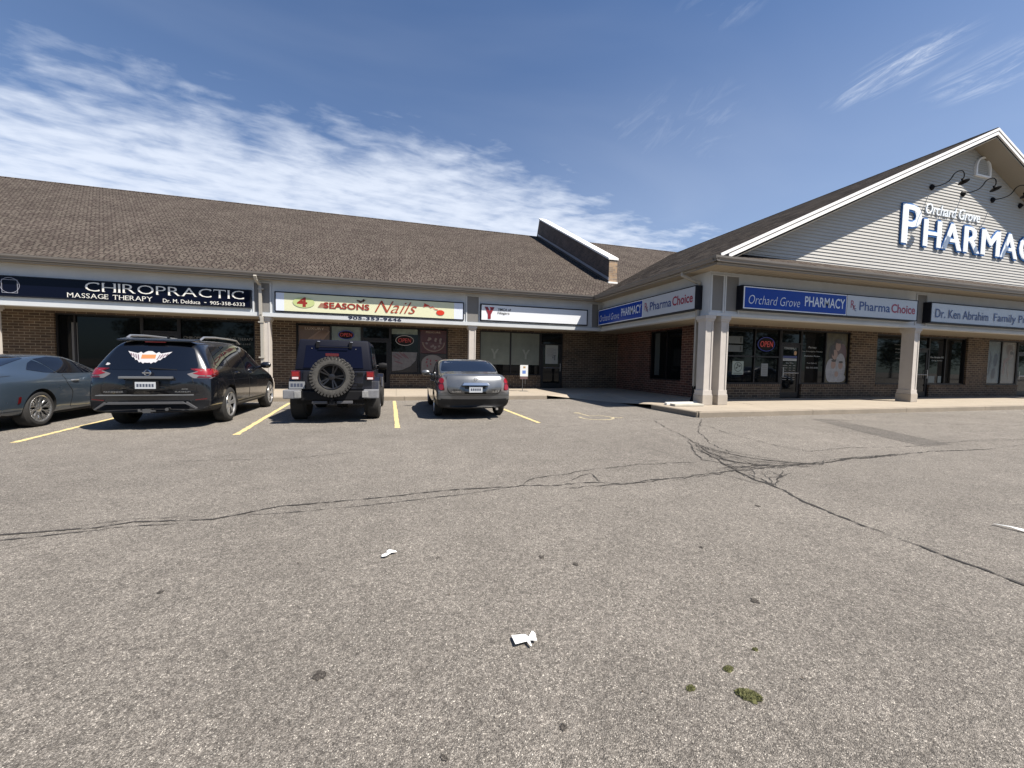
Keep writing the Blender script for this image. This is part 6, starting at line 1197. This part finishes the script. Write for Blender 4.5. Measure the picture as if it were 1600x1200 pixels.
    for i in range(10):
        a = 2 * math.pi * i / 10 + .16 * (1 if i % 2 else -1) + .3; P = []
        for q, ww, yy in ((.05, .011, .045), (ri - .012, .017, .008)):
            for dy, dw in ((0, -1), (0, 1), (.03, .7), (.03, -.7)): P.append((q * math.cos(a) - dw * ww * math.sin(a), yy + dy, q * math.sin(a) + dw * ww * math.cos(a)))
        m.add(P, [(0, 1, 2, 3), (7, 6, 5, 4), (0, 4, 5, 1), (1, 5, 6, 2), (2, 6, 7, 3), (3, 7, 4, 0)])
    m.build('rim', C('black alloy', (.03, .03, .033), .28, metal=.6), t, world=False, smooth=True, angle=25)
    return R
coupe('low slate blue fastback coupe cut off by the left edge', -7.42, 8.62, math.radians(1.0), paint('slate blue paint', (.044, .063, .086), .30, .4))
suv('black seven seat crossover with roof rails and a white winged sticker on its rear glass', -4.395, 8.86, math.radians(0.5), paint('black blue paint', (.006, .007, .010), .25, .3))
offroader('boxy dark navy off-roader with a dusty spare wheel on its tailgate', -1.30, 9.10, 0, paint('dark navy paint', (.004, .005, .011), .4, .1, .35))
sedan('dark grey saloon with its silver boot garnish, parked before the YMCA window', 1.785, 9.15, math.radians(-1.2), paint('dark grey metallic paint', (.125, .130, .135), .34, .6))
# a silver car across the lot behind the camera: the shop windows mirror it
sedan('silver saloon parked across the lot, mirrored in the pharmacy window', 21.4, 3.4, math.radians(-90), paint('silver paint', (.50, .52, .54), .25, .7), 'cars across the lot')

# ------------------------------------------------------------------ trees behind the camera (mirrored in the glass)
def tree(x, y, h, seed, label):
    r_ = random.Random(seed); R = root('broadleaf_tree', label, 'tree', (x, y, 0), 0, 'trees across the road')
    m = MB(); m.tube([(0, 0, -.1), (.1, 0, h * .2), (.0, .1, h * .45), (.1, 0, h * .8)], .22, 8, .06)
    for i in range(7):
        a = r_.uniform(0, 6.28); z0 = h * r_.uniform(.25, .6); L_ = h * r_.uniform(.2, .32); m.tube([(0, 0, z0), (L_ * .5 * math.cos(a), L_ * .5 * math.sin(a), z0 + L_ * .45), (L_ * math.cos(a), L_ * math.sin(a), z0 + L_ * .8)], .09, 5, .03)
    m.build('trunk', C('bark', (.09, .07, .055), .9, var=.3), R, world=False)
    m = MB(); cl = [(r_.uniform(-.28, .28) * h, r_.uniform(-.28, .28) * h, h * r_.uniform(.30, .92), h * r_.uniform(.10, .19)) for _ in range(26)]
    for cx, cy, cz, cr in cl:
        for i in range(190):
            v = Vector((r_.gauss(0, 1), r_.gauss(0, 1), r_.gauss(0, 1))).normalized() * cr * r_.uniform(.6, 1.0); p = Vector((cx, cy, cz)) + v; n = Vector((r_.gauss(0, 1), r_.gauss(0, 1), r_.gauss(0, 1))).normalized(); a = n.orthogonal().normalized() * r_.uniform(.10, .20); b = n.cross(a).normalized() * r_.uniform(.07, .14); m.cur = i % 2; m.add([p - a, p + b, p + a, p - b], [(0, 1, 2, 3)])
    m.build('crown', [C('leaf dark', (.035, .065, .018), .7), C('leaf mid', (.06, .10, .03), .7)], R, world=False, fixn=False); return R
TL = ['broad green tree across the road, %s of the row' % w for w in ('leftmost', 'second', 'third', 'fourth', 'fifth', 'sixth', 'seventh', 'eighth', 'ninth', 'tenth', 'eleventh', 'twelfth', 'thirteenth', 'fourteenth', 'fifteenth', 'sixteenth', 'seventeenth', 'eighteenth', 'nineteenth', 'twentieth', 'rightmost')]
t0 = tree(-34, -30, 9.5, 1, TL[0]); t1 = tree(-27, -27, 8.5, 2, TL[1])
for i in range(2, 21):
    c_ = copy_tree(t0 if i % 2 else t1); c_.location = (-34 + i * 8.0, -28 + (i * 37 % 7) - 3 + max(0, i - 12) * 1.2, 0); c_.rotation_euler = (0, 0, i * 1.3); c_.scale = (1.0 + .1 * (i % 3),) * 3; c_['label'] = TL[i]
